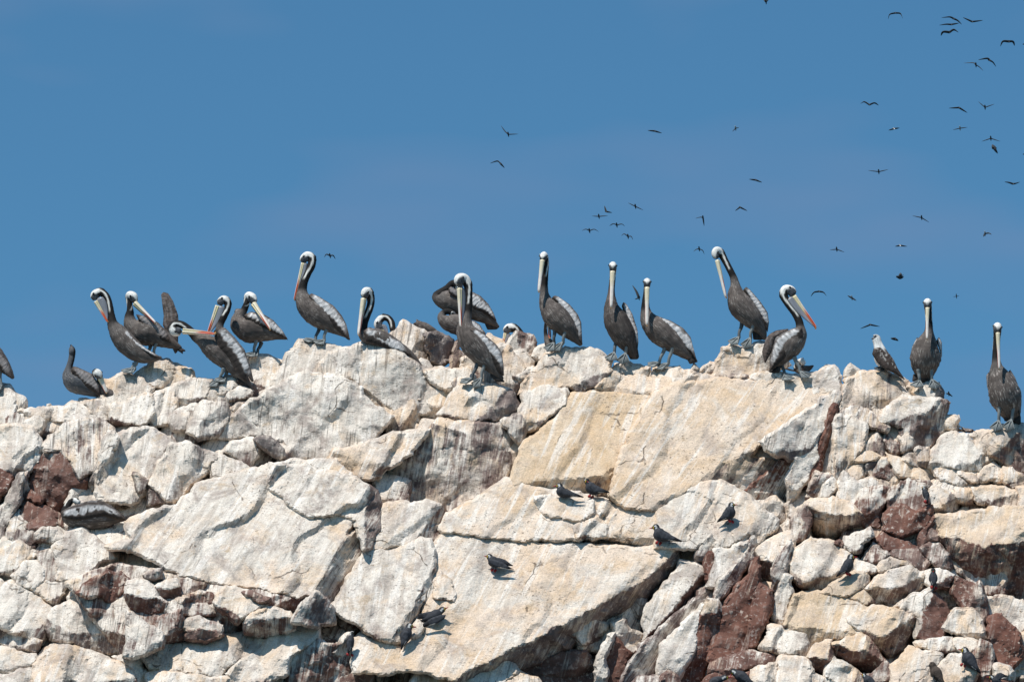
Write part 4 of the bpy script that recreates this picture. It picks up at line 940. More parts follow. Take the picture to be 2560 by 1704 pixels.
def pillow(poly, dfun, th, step, seed=0):
    """flat-ish feathered shape with a real thickness: outline in photo pixels, depth by function, rounded both sides"""
    poly = np.array(poly, float)
    out = []
    for i in range(len(poly)):
        p = poly[i]; q_ = poly[(i + 1) % len(poly)]; ln = math.hypot(*(q_ - p)); k = max(1, int(ln / step))
        for j in range(k): out.append(p + (q_ - p) * j / k)
    out = np.array(out)
    # soften the corners a little
    for _ in range(2):
        out = .5 * out + .25 * (np.roll(out, 1, 0) + np.roll(out, -1, 0))
    x0, y0 = out.min(0); x1, y1 = out.max(0)
    gx, gy = np.meshgrid(np.arange(x0, x1, step), np.arange(y0, y1, step)); gx = gx.ravel(); gy = gy.ravel()
    ok = inside(gx, gy, out); gx = gx[ok]; gy = gy[ok]
    if len(gx):
        ok = edge_dist(gx, gy, out) > step * .5; gx = gx[ok]; gy = gy[ok]
    m_ = len(out)
    r = delaunay_2d_cdt([Vector(p) for p in out] + [Vector((a, b)) for a, b in zip(gx, gy)], [(i, (i + 1) % m_) for i in range(m_)], [], 1, 1e-4)
    xy = np.array([tuple(v) for v in r[0]]); F = [list(f) for f in r[2]]
    x, y = xy[:, 0], xy[:, 1]
    ed = edge_dist(x, y, out)
    h = th * np.sqrt(np.clip(ed / (th * 1.6), 0, 1))
    d = dfun(x, y)
    front = P(x, y, d - h); back = P(x, y, d + h + .4)
    n = len(x)
    cnt = {}
    for f in F:
        for i in range(3):
            e = (f[i], f[(i + 1) % 3]); cnt.setdefault((min(e), max(e)), []).append(e)
    bd = [e[0] for e in cnt.values() if len(e) == 1]
    flip = np.cross(front[F[0][1]] - front[F[0][0]], front[F[0][2]] - front[F[0][0]])[1] > 0
    if flip: F = [f[::-1] for f in F]; bd = [(b, a) for a, b in bd]
    FF = F + [[i + n for i in f[::-1]] for f in F] + [[b, a, a + n, b + n] for a, b in bd]
    return np.concatenate([front, back]), FF, np.concatenate([x, x]), np.concatenate([y, y])

def axis_uv(x, y, poly, a, b):
    """u along a->b, v across (0 at one edge, 1 at the other; 0 is the left-hand side looking from a to b on screen)"""
    poly = np.array(poly, float); a = np.array(a, float); b = np.array(b, float)
    ln = np.linalg.norm(b - a); t = (b - a) / ln; nrm = np.array([-t[1], t[0]])
    # dense outline for extents
    den = []
    for i in range(len(poly)):
        p = poly[i]; q_ = poly[(i + 1) % len(poly)]
        for j in range(24): den.append(p + (q_ - p) * j / 24)
    den = np.array(den); du = (den - a) @ t / ln; dv = (den - a) @ nrm
    u = ((x - a[0]) * t[0] + (y - a[1]) * t[1]) / ln; vv = (x - a[0]) * nrm[0] + (y - a[1]) * nrm[1]
    bins = np.clip((du * 16 + 4).astype(int), 0, 23); lo = np.full(24, np.nan); hi = np.full(24, np.nan)
    for k in range(24):
        m = bins == k
        if m.any(): lo[k] = dv[m].min(); hi[k] = dv[m].max()
    ok = ~np.isnan(lo); ks = np.arange(24)
    lo = np.interp(ks, ks[ok], lo[ok]); hi = np.interp(ks, ks[ok], hi[ok])
    f = np.clip(u * 16 + 3.5, 0, 23)
    l = np.interp(f, ks, lo); h = np.interp(f, ks, hi)
    return u, np.clip((vv - l) / (h - l + 1e-6), 0, 1)

def wing_colours(u, v, seed, style):
    n = len(u); rs = np.random.RandomState(seed)
    edge = .62 + .10 * np.sin(u * 7 + seed) + .16 * (vnoise(u * 6, u * 0, seed) - .5)
    saw = np.abs(((u * 9 + .8 * v + vnoise(u * 5, v * 2, seed) * 1.7) % 1) - .5) * 2
    saw = .45 * saw + .55 * vnoise(u * 34, v * 3, seed + 4)
    n1 = vnoise(u * 30, v * 6, seed); n2 = vnoise(u * 14, v * 14, seed + 3); n3 = vnoise(u * 46, v * 7, seed + 9)
    dark = np.array((0.026, 0.021, 0.018)); brown = np.array((0.085, 0.064, 0.054)); pale = np.array((0.70, 0.665, 0.64)); grey = np.array((0.25, 0.225, 0.215))
    c = np.tile(brown, (n, 1)) * (.7 + .7 * n1)[:, None]
    if style == 'dark':      # raised wing seen from inside / dark brown
        c = c * (.75 + .6 * n3)[:, None]
        c = lerp3(c, grey, ss(n2, .55, .8) * .5 * (1 - ss(u, .5, .8)))
        return c
    if style == 'mixed':
        lim = .42 + .2 * saw
    else:
        lim = edge + .20 * (saw - .5)
    pm = (1 - ss(v, lim - .07, lim + .05)) * ss(v, .06, .17) * (1 - ss(u, .74, .92)) * ss(u, .02, .10)
    pc = np.tile(pale, (n, 1)) * (.68 + .45 * n3)[:, None]
    if style == 'rest':
        pc = pc * .95; lim = lim + .08; c = c * .7; pm = pm * ss(v, .16, .36) * ss(n1, .12, .3)
    if style == 'grey': pc = np.tile(grey, (n, 1)) * (.85 + .5 * n3)[:, None]
    dk = ss(n1, .64, .8) * (1 - ss(v, .15, .42)) * .7
    pc = lerp3(pc, brown, dk)
    if style == 'mixed': pc = lerp3(pc, dark, ss(saw, .62, .9) * .8)
    c = c * (1 - pm[:, None]) + pc * pm[:, None]
    c = lerp3(c, dark, ss(v, lim + .02, lim + .10) * (1 - ss(v, .86, 1.0)) * .85)
    rim = (1 - ss(v, .05, .14)); c = lerp3(c, grey * .8, rim * ss(n2, .35, .6))
    return c

PEL_N = [0]
def add_wing(root, poly, a, b, dfun, style='pale', top_left=True, th=6.5, seed=1, name='wing'):
    V, F, x, y = pillow(poly, dfun, th, 1.7, seed)
    u, v = axis_uv(x, y, poly, a, b)
    if not top_left: v = 1 - v
    # feather relief
    rel = 1.1 * np.abs(((u * 11 + .6 * v) % 1) - .5)
    V[:, 1] += np.where(np.arange(len(x)) < len(x) // 2, rel, -rel) / S
    c = wing_colours(u, v, seed, style)
    fv = np.stack([u * 1.2, v * .35, u * 0 + seed], -1)
    return add_mesh(name, V, F, M_PLUME, root, c, fv)

def add_tail(root, poly, dfun, seed, c0=(0.040, 0.033, 0.030)):
    V, F, x, y = pillow(poly, dfun, 4.0, 2.2, seed)
    cx, cy = np.mean(np.array(poly), 0)
    n = vnoise((x - cx) / 5, (y - cy) / 26, seed)
    c = np.tile(np.array(c0), (len(x), 1)) * (.6 + 1.0 * n)[:, None]
    return add_mesh('tail', V, F, M_PLUME, root, c, np.stack([x / S, y / S, x * 0], -1))

def tube(pts, rad, nseg=10):
    C, s = catmull(pts, 6)
    r = np.interp(s, np.arange(len(rad)), rad)
    return loft(C, r, r, (0.3, -1, 0.2), nseg)

def webbed_foot(A, dirw, length, spread, mat, parent, root):
    """three long toes with web between, a hind toe, lying on the rock; A ankle in the world, dirw a vector to the middle toe tip"""
    A = np.array(A); d = np.array(dirw, float); ln = length
    d = d / np.linalg.norm(d)
    up = np.array([0, -.55, .83]); up = up - d * up.dot(d); up /= np.linalg.norm(up); sd = np.cross(d, up)
    tips = [A + (d * math.cos(t) + sd * math.sin(t)) * ln * k for t, k in ((-spread, .88), (0, 1.0), (spread, .88))]
    mids = [A + ((d * math.cos(t) + sd * math.sin(t)) * ln * .82) for t in (-spread * .5, spread * .5)]
    heel = A - d * ln * .12
    top = [A + up * .010, tips[0] + up * .004, mids[0], tips[1] + up * .004, mids[1], tips[2] + up * .004, heel]
    bot = [p - up * .012 for p in top]
    n = len(top); V = np.array(top + bot)
    F = [[0, 1, 2], [0, 2, 3], [0, 3, 4], [0, 4, 5], [0, 5, 6], [0, 6, 1]]
    ringi = [1, 2, 3, 4, 5, 6]
    F += [[i + n for i in f[::-1]] for f in F]
    for i in range(6):
        a, b = ringi[i], ringi[(i + 1) % 6]; F.append([b, a, a + n, b + n])
    # toes as raised ridges
    for t in tips:
        W, FF, *_ = tube([A + up * .012, (A + t) / 2 + up * .013, t + up * .002], [.011, .008, .004], 6)
        F += [[i + len(V) for i in f] for f in FF]; V = np.concatenate([V, W])
    return add_mesh('foot', V, F, mat, root)

def pelican(crop, path, k, h, face, bill, label, wings=(), tails=(), legs=(), foot=None, base=None, lat=.92, billw=11.0, pouch=.5, dbill=(0, 0),
            group='pelicans on the rock crest', tone=1.0, redtip=1.0, anchor=None, facegrey=1.0, belly=1.0, hf=None, stripe_on=1.0):
    """one Peruvian-type pelican, traced in photo pixels: path = centre line tail -> body -> neck -> head as (x, y, r[, depth]);
       k / h = index where the neck / the head starts; face = horizontal heading; bill = (base xy, tip xy)"""
    PEL_N[0] += 1; seed = PEL_N[0] * 3 + 11
    ox, oy, sc = CROP[crop]
    cv = lambda p: (ox + p[0] / sc, oy + p[1] / sc)
    # depth of the bird: its feet stand on the rock
    if base is None:
        spots = [cv(anchor)] if anchor is not None else [cv(l[1]) for l in legs] if legs else [cv(path[2])]
        spots += [cv(l[3]) for l in legs if len(l) > 3 and l[3]]
        base = min(rock_depth_near(fx, fy, 0.0) for fx, fy in spots) - 4
    root = bpy.data.objects.new('pelican', None); col.objects.link(root)
    if legs: rx, ry = cv(legs[0][1])
    else:
        i = min(2, len(path) - 1); rx, ry = cv(path[i]); ry += path[i][2] / sc
    root.location = P(rx, ry, base)
    set_tags(root, label, 'pelican', group)
    bpy.context.view_layer.update()
    pts = []; rad = []
    for p in path:
        x, y = cv(p); pts.append(P(x, y, base + (p[3] if len(p) > 3 else 0))); rad.append(p[2] / sc / S)
    C, s = catmull(pts, 9); r = np.interp(s, np.arange(len(rad)), rad)
    rr = np.array([[q_, 0, 0] for q_ in rad]); rC, _ = catmull(rr, 9); r = np.clip(rC[:, 0], min(rad) * .7, None)
    body_w = 1 - ss(s, k - 1.2, k)
    rl = r * (lat * body_w + .86 * (1 - body_w))
    f = np.array([face[0], face[1], 0.0]); f /= np.linalg.norm(f)
    vent = f * .55 + np.array([0, 0, -.85])
    if hf is not None: hv = (-hf[0], -hf[1], 0.0)
    W, F, phi, T, Vv, Sd = loft(C, r, rl, vent, 28, hv if hf is not None else None, ss(s, k, h + .3))
    nseg = 28
    sv = np.concatenate([np.repeat(s, nseg), [0, s[-1]]])
    n = len(sv)
    # ---- plumage
    a1 = vnoise(sv * 7, phi / 9, seed); a2 = vnoise(sv * 17, phi / 5.5, seed + 1); a3 = vnoise(sv * 3, phi / 30, seed + 2)
    dorsal = ss(phi, 95, 150)
    c = np.tile(np.array((0.110, 0.090, 0.079)) * tone, (n, 1)) * (.75 + .5 * a3)[:, None]
    fleck = ss(a3, .25, .6) * belly * .75 * (1 - .5 * dorsal) * ss(sv, .6, 1.6) * (1 - ss(sv, k - 1.1, k - .2))   # pale flecks below
    c = lerp3(c, (0.120, 0.105, 0.096), ss(sv, k - 1.6, k - .9) * .8 * (1 - ss(a2, .72, .9) * .5))                # smoother grey breast
    c = lerp3(c, (0.17, 0.15, 0.14), dorsal * ss(a1, .5, .75) * .6)
    nk = ss(sv, k - .35, k + .35)
    c = lerp3(c, (0.014, 0.0115, 0.0105), nk)
    q_ = np.clip((sv - k) / (h - k), 0, 1)
    pc = 48 + 52 * q_
    stripe = (1 - ss(np.abs(phi - pc), 11, 19)) * ss(sv, k + .28 * (h - k), k + .40 * (h - k)) * (sv < h + .4)
    c = lerp3(c, (0.80, 0.77, 0.70), stripe * stripe_on)
    # head: white crown, dark nape, grey skin round the eye and at the gape
    e = sv - h
    white = ss(e, .05, .30) * ss(phi, 62, 80)
    c = lerp3(c, (0.80, 0.775, 0.72), white)
    nape = (1 - ss(e, .35, .75)) * ss(phi, 128, 150) * ss(e, -.2, .0)
    c = lerp3(c, (0.012, 0.010, 0.010), nape)
    end = s[-1] - h
    grey = ss(e, end * .45, end * .62) * (1 - ss(phi, 104 + 34 * ss(e, end * .6, end), 118 + 34 * ss(e, end * .6, end))) * ss(phi, 38, 60) * facegrey
    c = lerp3(c, (0.085, 0.088, 0.095), grey)
    thr = ss(e, end * .25, end * .5) * (1 - ss(phi, 55, 72))
    c = lerp3(c, (0.12, 0.125, 0.135), thr)
    fv = np.stack([phi / 180 * .6, sv * .22, np.full(n, seed * 1.3)], -1)
    # ruffle the outline a little
    W = W + (W - np.concatenate([np.repeat(C, nseg, 0), C[[0, -1]]])) * ((a2 - .5) * .10 * (1 - nk) + (a1 - .35) * .30 * ss(phi, 120, 165) * (1 - ss(np.abs(sv - h - .15), .25, .7)) + (a2 - .5) * .09 * nk * (1 - ss(sv, h, h + .5)))[:, None]
    body = add_mesh('body', W, F, M_PLUME, root, c, fv)
    attr(body, 'fleck', fleck, 'FLOAT')
    # ---- eyes
    ie = int(np.argmin(np.abs(s - (h + end * .60))))
    for sg in (-1, 1):
        p = C[ie] + Sd[ie] * sg * rl[ie] * .93 - Vv[ie] * r[ie] * .20
        rr_ = .013
        V, FF, *_ = loft(np.array([p + T[ie] * rr_ * t for t in (-.95, -.6, 0, .6, .95)]), rr_ * np.array([.3, .8, 1, .8, .3]), rr_ * np.array([.3, .8, 1, .8, .3]), Vv[ie], 8)
        add_mesh('eye', V, FF, M_EYE, root)
    # ---- bill: upper mandible with hooked tip, lower mandible with its pouch
    if bill:
        (bx, by), (tx, ty) = cv(bill[0]), cv(bill[1])
        B = P(bx, by, base + dbill[0]); Tp = P(tx, ty, base + dbill[1])
        ax = Tp - B; ln = np.linalg.norm(ax); ax = ax / ln
        vb = Vv[-1] - ax * Vv[-1].dot(ax); vb /= np.linalg.norm(vb)
        w = billw / S * .5
        N = 26; t = np.linspace(0, 1, N)
        # upper
        hook = np.where(t > .95, (t - .95) / .05, 0)
        Cu = B[None] + ax[None] * (t * ln)[:, None] - vb[None] * (w * .30 * (1 - t * .6))[:, None] + vb[None] * (hook * w * .55)[:, None]
        lat_u = w * (.92 - .46 * t + .10 * np.sin(np.clip((t - .55) / .45, 0, 1) * math.pi)) * np.where(t > .96, .6, 1)
        dep_u = w * (.62 - .34 * t)
        W, F, phb, *_ = loft(Cu, dep_u, lat_u, vb, 14)
        tt = np.concatenate([np.repeat(t, 14), [0, 1]])
        nz = vnoise(tt * 20, phb / 12, seed)
        cu = np.tile(np.array((0.72, 0.63, 0.44)), (len(tt), 1))
        cu = lerp3(cu, (0.78, 0.71, 0.63), ss(tt, .2, .55))
        side = 1 - ss(phb, 96, 128)
        cu = lerp3(cu, (0.62, 0.085, 0.045), side * ss(tt, .30, .62) * redtip)
        cu = lerp3(cu, (0.30, 0.24, 0.16), (1 - ss(np.abs(phb - 118), 5, 12)) * .6 * ss(tt, .02, .1) * (1 - ss(tt, .8, .95)))
        cu = lerp3(cu, (0.62, 0.34, 0.09), ss(tt, .955, .975))
        cu = cu * (.86 + .28 * nz)[:, None]
        add_mesh('upper_bill', W, F, M_HORN, root, cu)
        # lower mandible
        t2 = np.linspace(0, .965, N)
        Cl = B[None] + ax[None] * (t2 * ln)[:, None] + vb[None] * (w * (.42 - .22 * t2))[:, None]
        W, F, phb, *_ = loft(Cl, w * (.46 - .26 * t2), w * (.86 - .52 * t2), vb, 12)
        tt = np.concatenate([np.repeat(t2, 12), [0, 1]])
        cl = np.tile(np.array((0.72, 0.62, 0.36)), (len(tt), 1))
        cl = lerp3(cl, (0.60, 0.16, 0.06), ss(tt, .38, .66) * redtip)
        low = add_mesh('lower_bill', W, F, M_HORN, root, cl)
        if pouch > 0:
            t3 = np.linspace(0, .9, N); sag = np.sin(np.clip((1 - t3 / .9), 0, 1) ** 1.15 * math.pi * .62) * w * 1.9 * pouch + w * .12
            Cp = B[None] + ax[None] * (t3 * ln)[:, None] + vb[None] * (w * .45 + sag * .42)[:, None]
            W, F, phb, *_ = loft(Cp, sag * .72, w * (.66 - .5 * t3), vb, 14)
            tt = np.concatenate([np.repeat(t3, 14), [0, 1]])
            cp = np.tile(np.array((0.23, 0.235, 0.255)), (len(tt), 1)) * (.7 + .5 * vnoise(tt * 4, phb / 14, seed))[:, None]
            cp = lerp3(cp, (0.33, 0.32, 0.36), ss(tt, .3, .8))
            p_ = add_mesh('throat_pouch', W, F, M_HORN, root, cp)
    # ---- wings and tail
    rmax = max(p[2] for p in path) / sc
    for i, wg in enumerate(wings):
        poly = [cv(p) for p in wg['poly']]; a = cv(wg['a']); b = cv(wg['b'])
        d0, d1 = wg.get('d', (-.62, -.45)); d0 = base + d0 * rmax; d1 = base + d1 * rmax
        def dfun(x, y, a=a, b=b, d0=d0, d1=d1):
            t_ = np.array(b) - np.array(a); l2 = (t_ ** 2).sum(); u = ((x - a[0]) * t_[0] + (y - a[1]) * t_[1]) / l2
            return d0 + (d1 - d0) * np.clip(u, -.1, 1.1)
        add_wing(root, poly, a, b, dfun, wg.get('style', 'pale'), wg.get('tl', True), wg.get('th', 6.5), seed + i * 5)
    for i, tl in enumerate(tails):
        poly = [cv(p) for p in tl[0]]; dd = base + tl[1] * rmax
        add_tail(root, poly, lambda x, y, dd=dd: x * 0 + dd, seed + i)
    # ---- legs
    for i, lg in enumerate(legs):
        hx, hy = cv(lg[0]); ax_, ay_ = cv(lg[1]); dd = lg[2] if len(lg) > 2 else 0
        Hp = P(hx, hy, base + dd); Ap = P(ax_, ay_, base + (dd if i else 0) * .6)
        mid = (Hp + Ap) / 2 + f * .012
        W, F, *_ = tube([Hp + (Hp - Ap) * .5, Hp, mid, Ap], [.026, .021, .017, .018], 10)
        lo = add_mesh('leg', W, F, M_SKIN if not (len(lg) > 4 and lg[4]) else M_SKIN_DK_SHADED, root)
        ft = lg[3] if len(lg) > 3 and lg[3] else None
        if ft:
            fx, fy = cv(ft); g = P(fx, fy, base - 9) - Ap
        else:
            g = f * .06 + np.array([0, -.05, -.035])
        fo = webbed_foot(Ap, g, .150, R(36), M_SKIN, lo, root)
        fo.parent = lo
    return root

CROP.update({'1': (140, 700, 5.059), '2': (420, 700, 5.059), '3': (700, 610, 4.48), '4': (1050, 660, 4.9), '5': (1310, 610, 4.9),
             '6': (1740, 600, 4.479), '7': (2140, 720, 4.126), '8': (100, 1200, 8.712)})
G_CREST = 'pelicans on the rock crest'
# 1 cut by the left edge of the photo
pelican('N', [(33, 945, 4), (18, 925, 13), (-6, 900, 24), (-40, 868, 30), (-62, 835, 22), (-72, 805, 11), (-74, 775, 9), (-76, 750, 8), (-80, 728, 10), (-88, 724, 12), (-94, 738, 9)], 5, 8, (-1, -.3),
        ((-96, 744), (-112, 820)), 'pelican cut off by the left edge of the photo, only its tail and wing showing',
        wings=[dict(poly=[(-50, 850), (-20, 852), (2, 880), (20, 905), (32, 948), (18, 940), (0, 925), (-25, 900)], a=(-40, 850), b=(30, 945), style='grey')],
        legs=[((-10, 922), (-12, 968)), ((2, 920), (4, 966))], anchor=(6, 972))
# 2 sitting, seen from behind, black neck upright
pelican('1', [(560, 1480, 14), (480, 1420, 60), (330, 1330, 125), (220, 1280, 130), (160, 1200, 85), (165, 1110, 48), (190, 1020, 42), (203, 950, 42), (205, 900, 44, -4), (198, 865, 36, 4), (196, 838, 16, 10)], 5, 11, (-.5, .8),
        None, 'sitting pelican seen from behind with its black neck upright, left end of the crest',
        wings=[dict(poly=[(185, 1150), (210, 1090), (260, 1095), (450, 1180), (560, 1330), (555, 1480), (500, 1430), (380, 1350), (260, 1260)], a=(200, 1120), b=(556, 1450), style='grey', d=(-.8, -.6))], anchor=(330, 1505))
# 3 white head beside it, its body behind the boulder
pelican('1', [(760, 1560, 20, 20), (700, 1480, 80, 20), (640, 1440, 90, 20), (590, 1390, 50, 15), (560, 1300, 32, 10), (530, 1230, 36, 4), (505, 1180, 52, 0), (530, 1185, 62, -4), (560, 1225, 44, -6)], 4, 6, (1, -.3),
        ((560, 1240), (640, 1420)), 'white headed pelican peeping from behind the boulder, bill down to the right', hf=(.4, -.9), anchor=(560, 1480), billw=15)
# 4 leaning left, bill drawn in to its breast
pelican('1', [(1330, 975, 14), (1230, 985, 55), (1060, 940, 108), (890, 800, 135), (790, 670, 115), (720, 560, 72), (700, 440, 44), (678, 320, 42), (640, 215, 46), (570, 155, 52), (500, 180, 58), (478, 235, 44)], 5, 9, (-1, -.15),
        ((505, 270), (655, 535)), 'pelican leaning left on the crest, drawing its bill in to its breast',
        wings=[dict(poly=[(822, 640), (900, 632), (990, 750), (1150, 870), (1350, 985), (1250, 975), (1000, 830), (860, 730)], a=(840, 650), b=(1345, 980))],
        legs=[((985, 1075), (970, 1130)), ((1010, 1065), (1000, 1125))], pouch=1.3, billw=13, dbill=(-4, -6), anchor=(975, 1140))
# 5 preening with one wing raised
pelican('1', [(1580, 860, 22), (1440, 790, 80), (1260, 700, 145), (1090, 650, 165), (960, 570, 105), (930, 470, 66), (938, 390, 48), (930, 310, 42), (922, 235, 44), (935, 195, 56, -5), (975, 215, 64, -8), (1000, 265, 44, -10)], 5, 8, (-.9, -.4),
        ((1000, 290), (1262, 545)), 'pelican preening its side with one dark wing raised behind it', hf=(.75, -.65),
        wings=[dict(poly=[(1328, 180), (1358, 150), (1420, 168), (1480, 262), (1545, 440), (1552, 560), (1540, 900), (1507, 935), (1480, 880), (1430, 720), (1350, 570), (1362, 450)], a=(1370, 165), b=(1510, 930), style='dark', d=(.2, .1)),
               dict(poly=[(1010, 430), (1150, 460), (1300, 540), (1420, 680), (1460, 790), (1300, 760), (1160, 620), (1050, 520)], a=(1030, 450), b=(1440, 770), style='grey', d=(-.72, -.45))],
        tails=[([(1520, 810), (1645, 890), (1640, 905), (1600, 900), (1610, 940), (1560, 905), (1480, 860)], .0)],
        legs=[((1270, 800), (1238, 950), -10, (1140, 1020)), ((1190, 860), (1180, 930), 12)], dbill=(-16, -34), pouch=.3, billw=14)
# 6 head turned over sideways, bill level
pelican('2', [(1060, 1380, 22), (960, 1240, 60), (830, 1090, 105), (690, 950, 145), (560, 850, 140), (450, 770, 95), (360, 720, 66), (270, 630, 50), (180, 565, 46), (95, 555, 48), (60, 600, 60), (90, 645, 66), (150, 650, 52)], 6, 10, (-1, -.1),
        ((190, 645), (602, 683)), 'pelican twisting its head upside down to preen, pale bill held level',
        wings=[dict(poly=[(578, 640), (640, 588), (720, 600), (850, 730), (970, 880), (1030, 1060), (1088, 1280), (1060, 1290), (990, 1180), (1000, 1280), (930, 1250), (860, 1150), (760, 980), (640, 860), (590, 740)], a=(620, 610), b=(1070, 1285), style='mixed', d=(-.95, -.55))],
        tails=[([(870, 1200), (1000, 1250), (1095, 1420), (1070, 1432), (980, 1345), (860, 1290)], -.1)],
        legs=[((690, 1165), (660, 1270), -6, (545, 1330)), ((740, 1180), (735, 1240), 10)], dbill=(-22, -34), pouch=.15, billw=17)
# 7 behind it, black S-neck with white stripe
pelican('2', [(920, 1180, 30), (850, 1090, 70), (770, 930, 105), (700, 780, 88), (655, 660, 58), (660, 560, 46), (705, 460, 46), (748, 370, 44), (755, 290, 48), (705, 250, 58), (645, 290, 44)], 5, 8, (-1, -.2),
        ((628, 330), (488, 727)), 'pelican with curved black white striped neck rising behind the one with open wing', base=None, anchor=(760, 1210), pouch=1.1, billw=14)
# 8 preening its back, head turned right
pelican('2', [(1500, 740, 16), (1380, 690, 70), (1200, 650, 135), (1040, 620, 178), (920, 560, 140), (900, 470, 85), (955, 390, 48), (990, 310, 44), (1000, 240, 46), (1020, 200, 54, -4), (1062, 230, 66, -8), (1092, 275, 46, -12)], 6, 8, (-.9, -.35),
        ((1085, 300), (1297, 620)), 'pelican standing with head turned back over its pale wing to preen', hf=(.75, -.65),
        wings=[dict(poly=[(958, 440), (1050, 398), (1200, 425), (1330, 505), (1450, 640), (1522, 762), (1400, 690), (1230, 620), (1080, 585), (980, 500)], a=(980, 430), b=(1515, 755), d=(-.75, -.35)),
               dict(poly=[(835, 400), (860, 360), (950, 362), (1000, 400), (930, 440), (850, 430)], a=(845, 390), b=(990, 410), style='grey', d=(.3, .3))],
        legs=[((1108, 800), (1096, 930), -6), ((1165, 835), (1135, 925), 12, None, True)], dbill=(-26, -60), pouch=.25, billw=15)
# 9 tall left-facing pelican on the knob
pelican('3', [(770, 1050, 12), (690, 990, 44), (560, 890, 105), (420, 790, 140), (310, 690, 128), (258, 600, 88), (252, 520, 54), (268, 430, 44), (310, 330, 42), (352, 240, 46), (356, 165, 48), (312, 135, 54), (272, 165, 52), (258, 200, 34)], 6, 10, (-1, -.25),
        ((258, 215), (158, 632)), 'tall pelican facing left with red tipped bill, standing on the round knob',
        wings=[dict(poly=[(318, 580), (350, 550), (440, 588), (600, 690), (692, 800), (742, 895), (770, 1000), (785, 1072), (735, 1050), (640, 965), (520, 850), (400, 720)], a=(335, 560), b=(780, 1060))],
        tails=[([(640, 940), (740, 960), (790, 1072), (770, 1078), (720, 1040), (660, 1000)], .1)],
        legs=[((430, 975), (398, 1085), 8, (300, 1075), True), ((518, 965), (497, 1085), -6)], pouch=.8)
# 10 sitting behind the knob, grey back
pelican('3', [(1610, 1395, 10, 14), (1470, 1240, 34, 10), (1290, 1130, 70), (1110, 1050, 100), (985, 1030, 92), (930, 980, 62), (940, 890, 46), (972, 800, 42), (1005, 715, 42), (1018, 635, 44), (1000, 560, 54, -5), (965, 540, 58, -10), (940, 585, 44, -14)], 5, 10, (-.8, -.6),
        ((935, 612), (878, 1022)), 'pelican sitting low behind the knob, long pale bill on its breast', hf=(-.6, -.8),
        wings=[dict(poly=[(935, 970), (1000, 928), (1150, 980), (1350, 1085), (1475, 1245), (1300, 1210), (1100, 1140), (950, 1090)], a=(950, 950), b=(1470, 1230), d=(-.75, -.3))], anchor=(1000, 1110), dbill=(-18, -22), pouch=.4, billw=14)
# 11 arched neck behind the rock
pelican('3', [(1420, 1190, 30), (1370, 1140, 60), (1310, 1060, 46), (1266, 960, 36), (1250, 885, 38), (1212, 832, 38), (1160, 822, 40), (1116, 852, 44), (1098, 900, 48), (1118, 950, 42)], 2, 6, (-1, -.1),
        ((1120, 960), (1215, 1010)), 'pelican of which only the arched black and white neck shows behind the rock', base=190, pouch=1.2)
# 12 grey back of one sleeping behind the greenish rock
pelican('3', [(1780, 1010, 20), (1700, 970, 45), (1620, 935, 58), (1550, 900, 46), (1525, 880, 40), (1560, 900, 30), (1590, 930, 28), (1610, 950, 24), (1620, 960, 20)], 5, 7, (-1, .2), None,
        'grey back of a pelican asleep behind the greenish rock', stripe_on=0.0, base=205)
# 13 hunched preening pelican high at the back
pelican('4', [(965, 770, 14), (860, 690, 62), (720, 590, 120), (560, 500, 160), (400, 460, 150), (270, 430, 110), (215, 395, 70), (265, 345, 52), (330, 300, 46), (395, 240, 44), (450, 250, 50, -4), (490, 300, 50)], 6, 10, (-1, .1),
        None, 'pelican with head tucked back into its pale wing, high behind the middle of the crest', stripe_on=0.0,
        wings=[dict(poly=[(560, 400), (640, 338), (740, 388), (840, 490), (902, 600), (942, 702), (860, 650), (760, 590), (640, 560), (570, 500)], a=(600, 370), b=(940, 695), d=(-.8, -.4)),
               dict(poly=[(345, 290), (380, 272), (460, 320), (470, 400), (420, 410), (350, 350)], a=(360, 285), b=(465, 400), style='grey', d=(-.95, -.9))],
        tails=[([(780, 700), (890, 680), (972, 770), (940, 802), (825, 805)], .1)], base=170)
# 14 dark one below it, behind the dark rock
pelican('4', [(790, 870, 30), (660, 800, 80), (470, 745, 128), (330, 710, 98), (268, 650, 58), (285, 600, 40), (330, 580, 38), (380, 590, 36), (420, 620, 30)], 5, 7, (-1, .1), None,
        'dark pelican crouching in the shade behind the front pelican, head tucked away', stripe_on=0.0,
        wings=[dict(poly=[(600, 700), (660, 690), (740, 750), (800, 860), (700, 860), (620, 800)], a=(620, 700), b=(795, 850), d=(-.7, -.5))], base=150)
# 15 big pelican in the middle, in front
pelican('4', [(1010, 1410, 20), (920, 1300, 70), (800, 1140, 140), (660, 970, 172), (570, 830, 130), (560, 710, 80), (585, 600, 50), (598, 490, 44), (598, 380, 46), (588, 270, 52), (548, 190, 66), (490, 190, 74, -6), (470, 245, 54, -8)], 6, 9, (-.95, -.5),
        ((482, 300), (502, 782)), 'large pelican standing in front at the middle of the crest, red edged bill', hf=(-.85, -.55),
        wings=[dict(poly=[(608, 800), (660, 786), (800, 868), (930, 978), (1002, 1080), (1026, 1250), (1028, 1375), (950, 1310), (850, 1150), (700, 970)], a=(630, 795), b=(1025, 1360), d=(-.68, -.3))],
        tails=[([(860, 1270), (1000, 1390), (1045, 1445), (930, 1442), (860, 1370)], .0)],
        legs=[((680, 1285), (637, 1410), -2, (480, 1450), True), ((782, 1265), (757, 1400), -10, (690, 1470))], dbill=(-10, -16), pouch=1.0, billw=14)
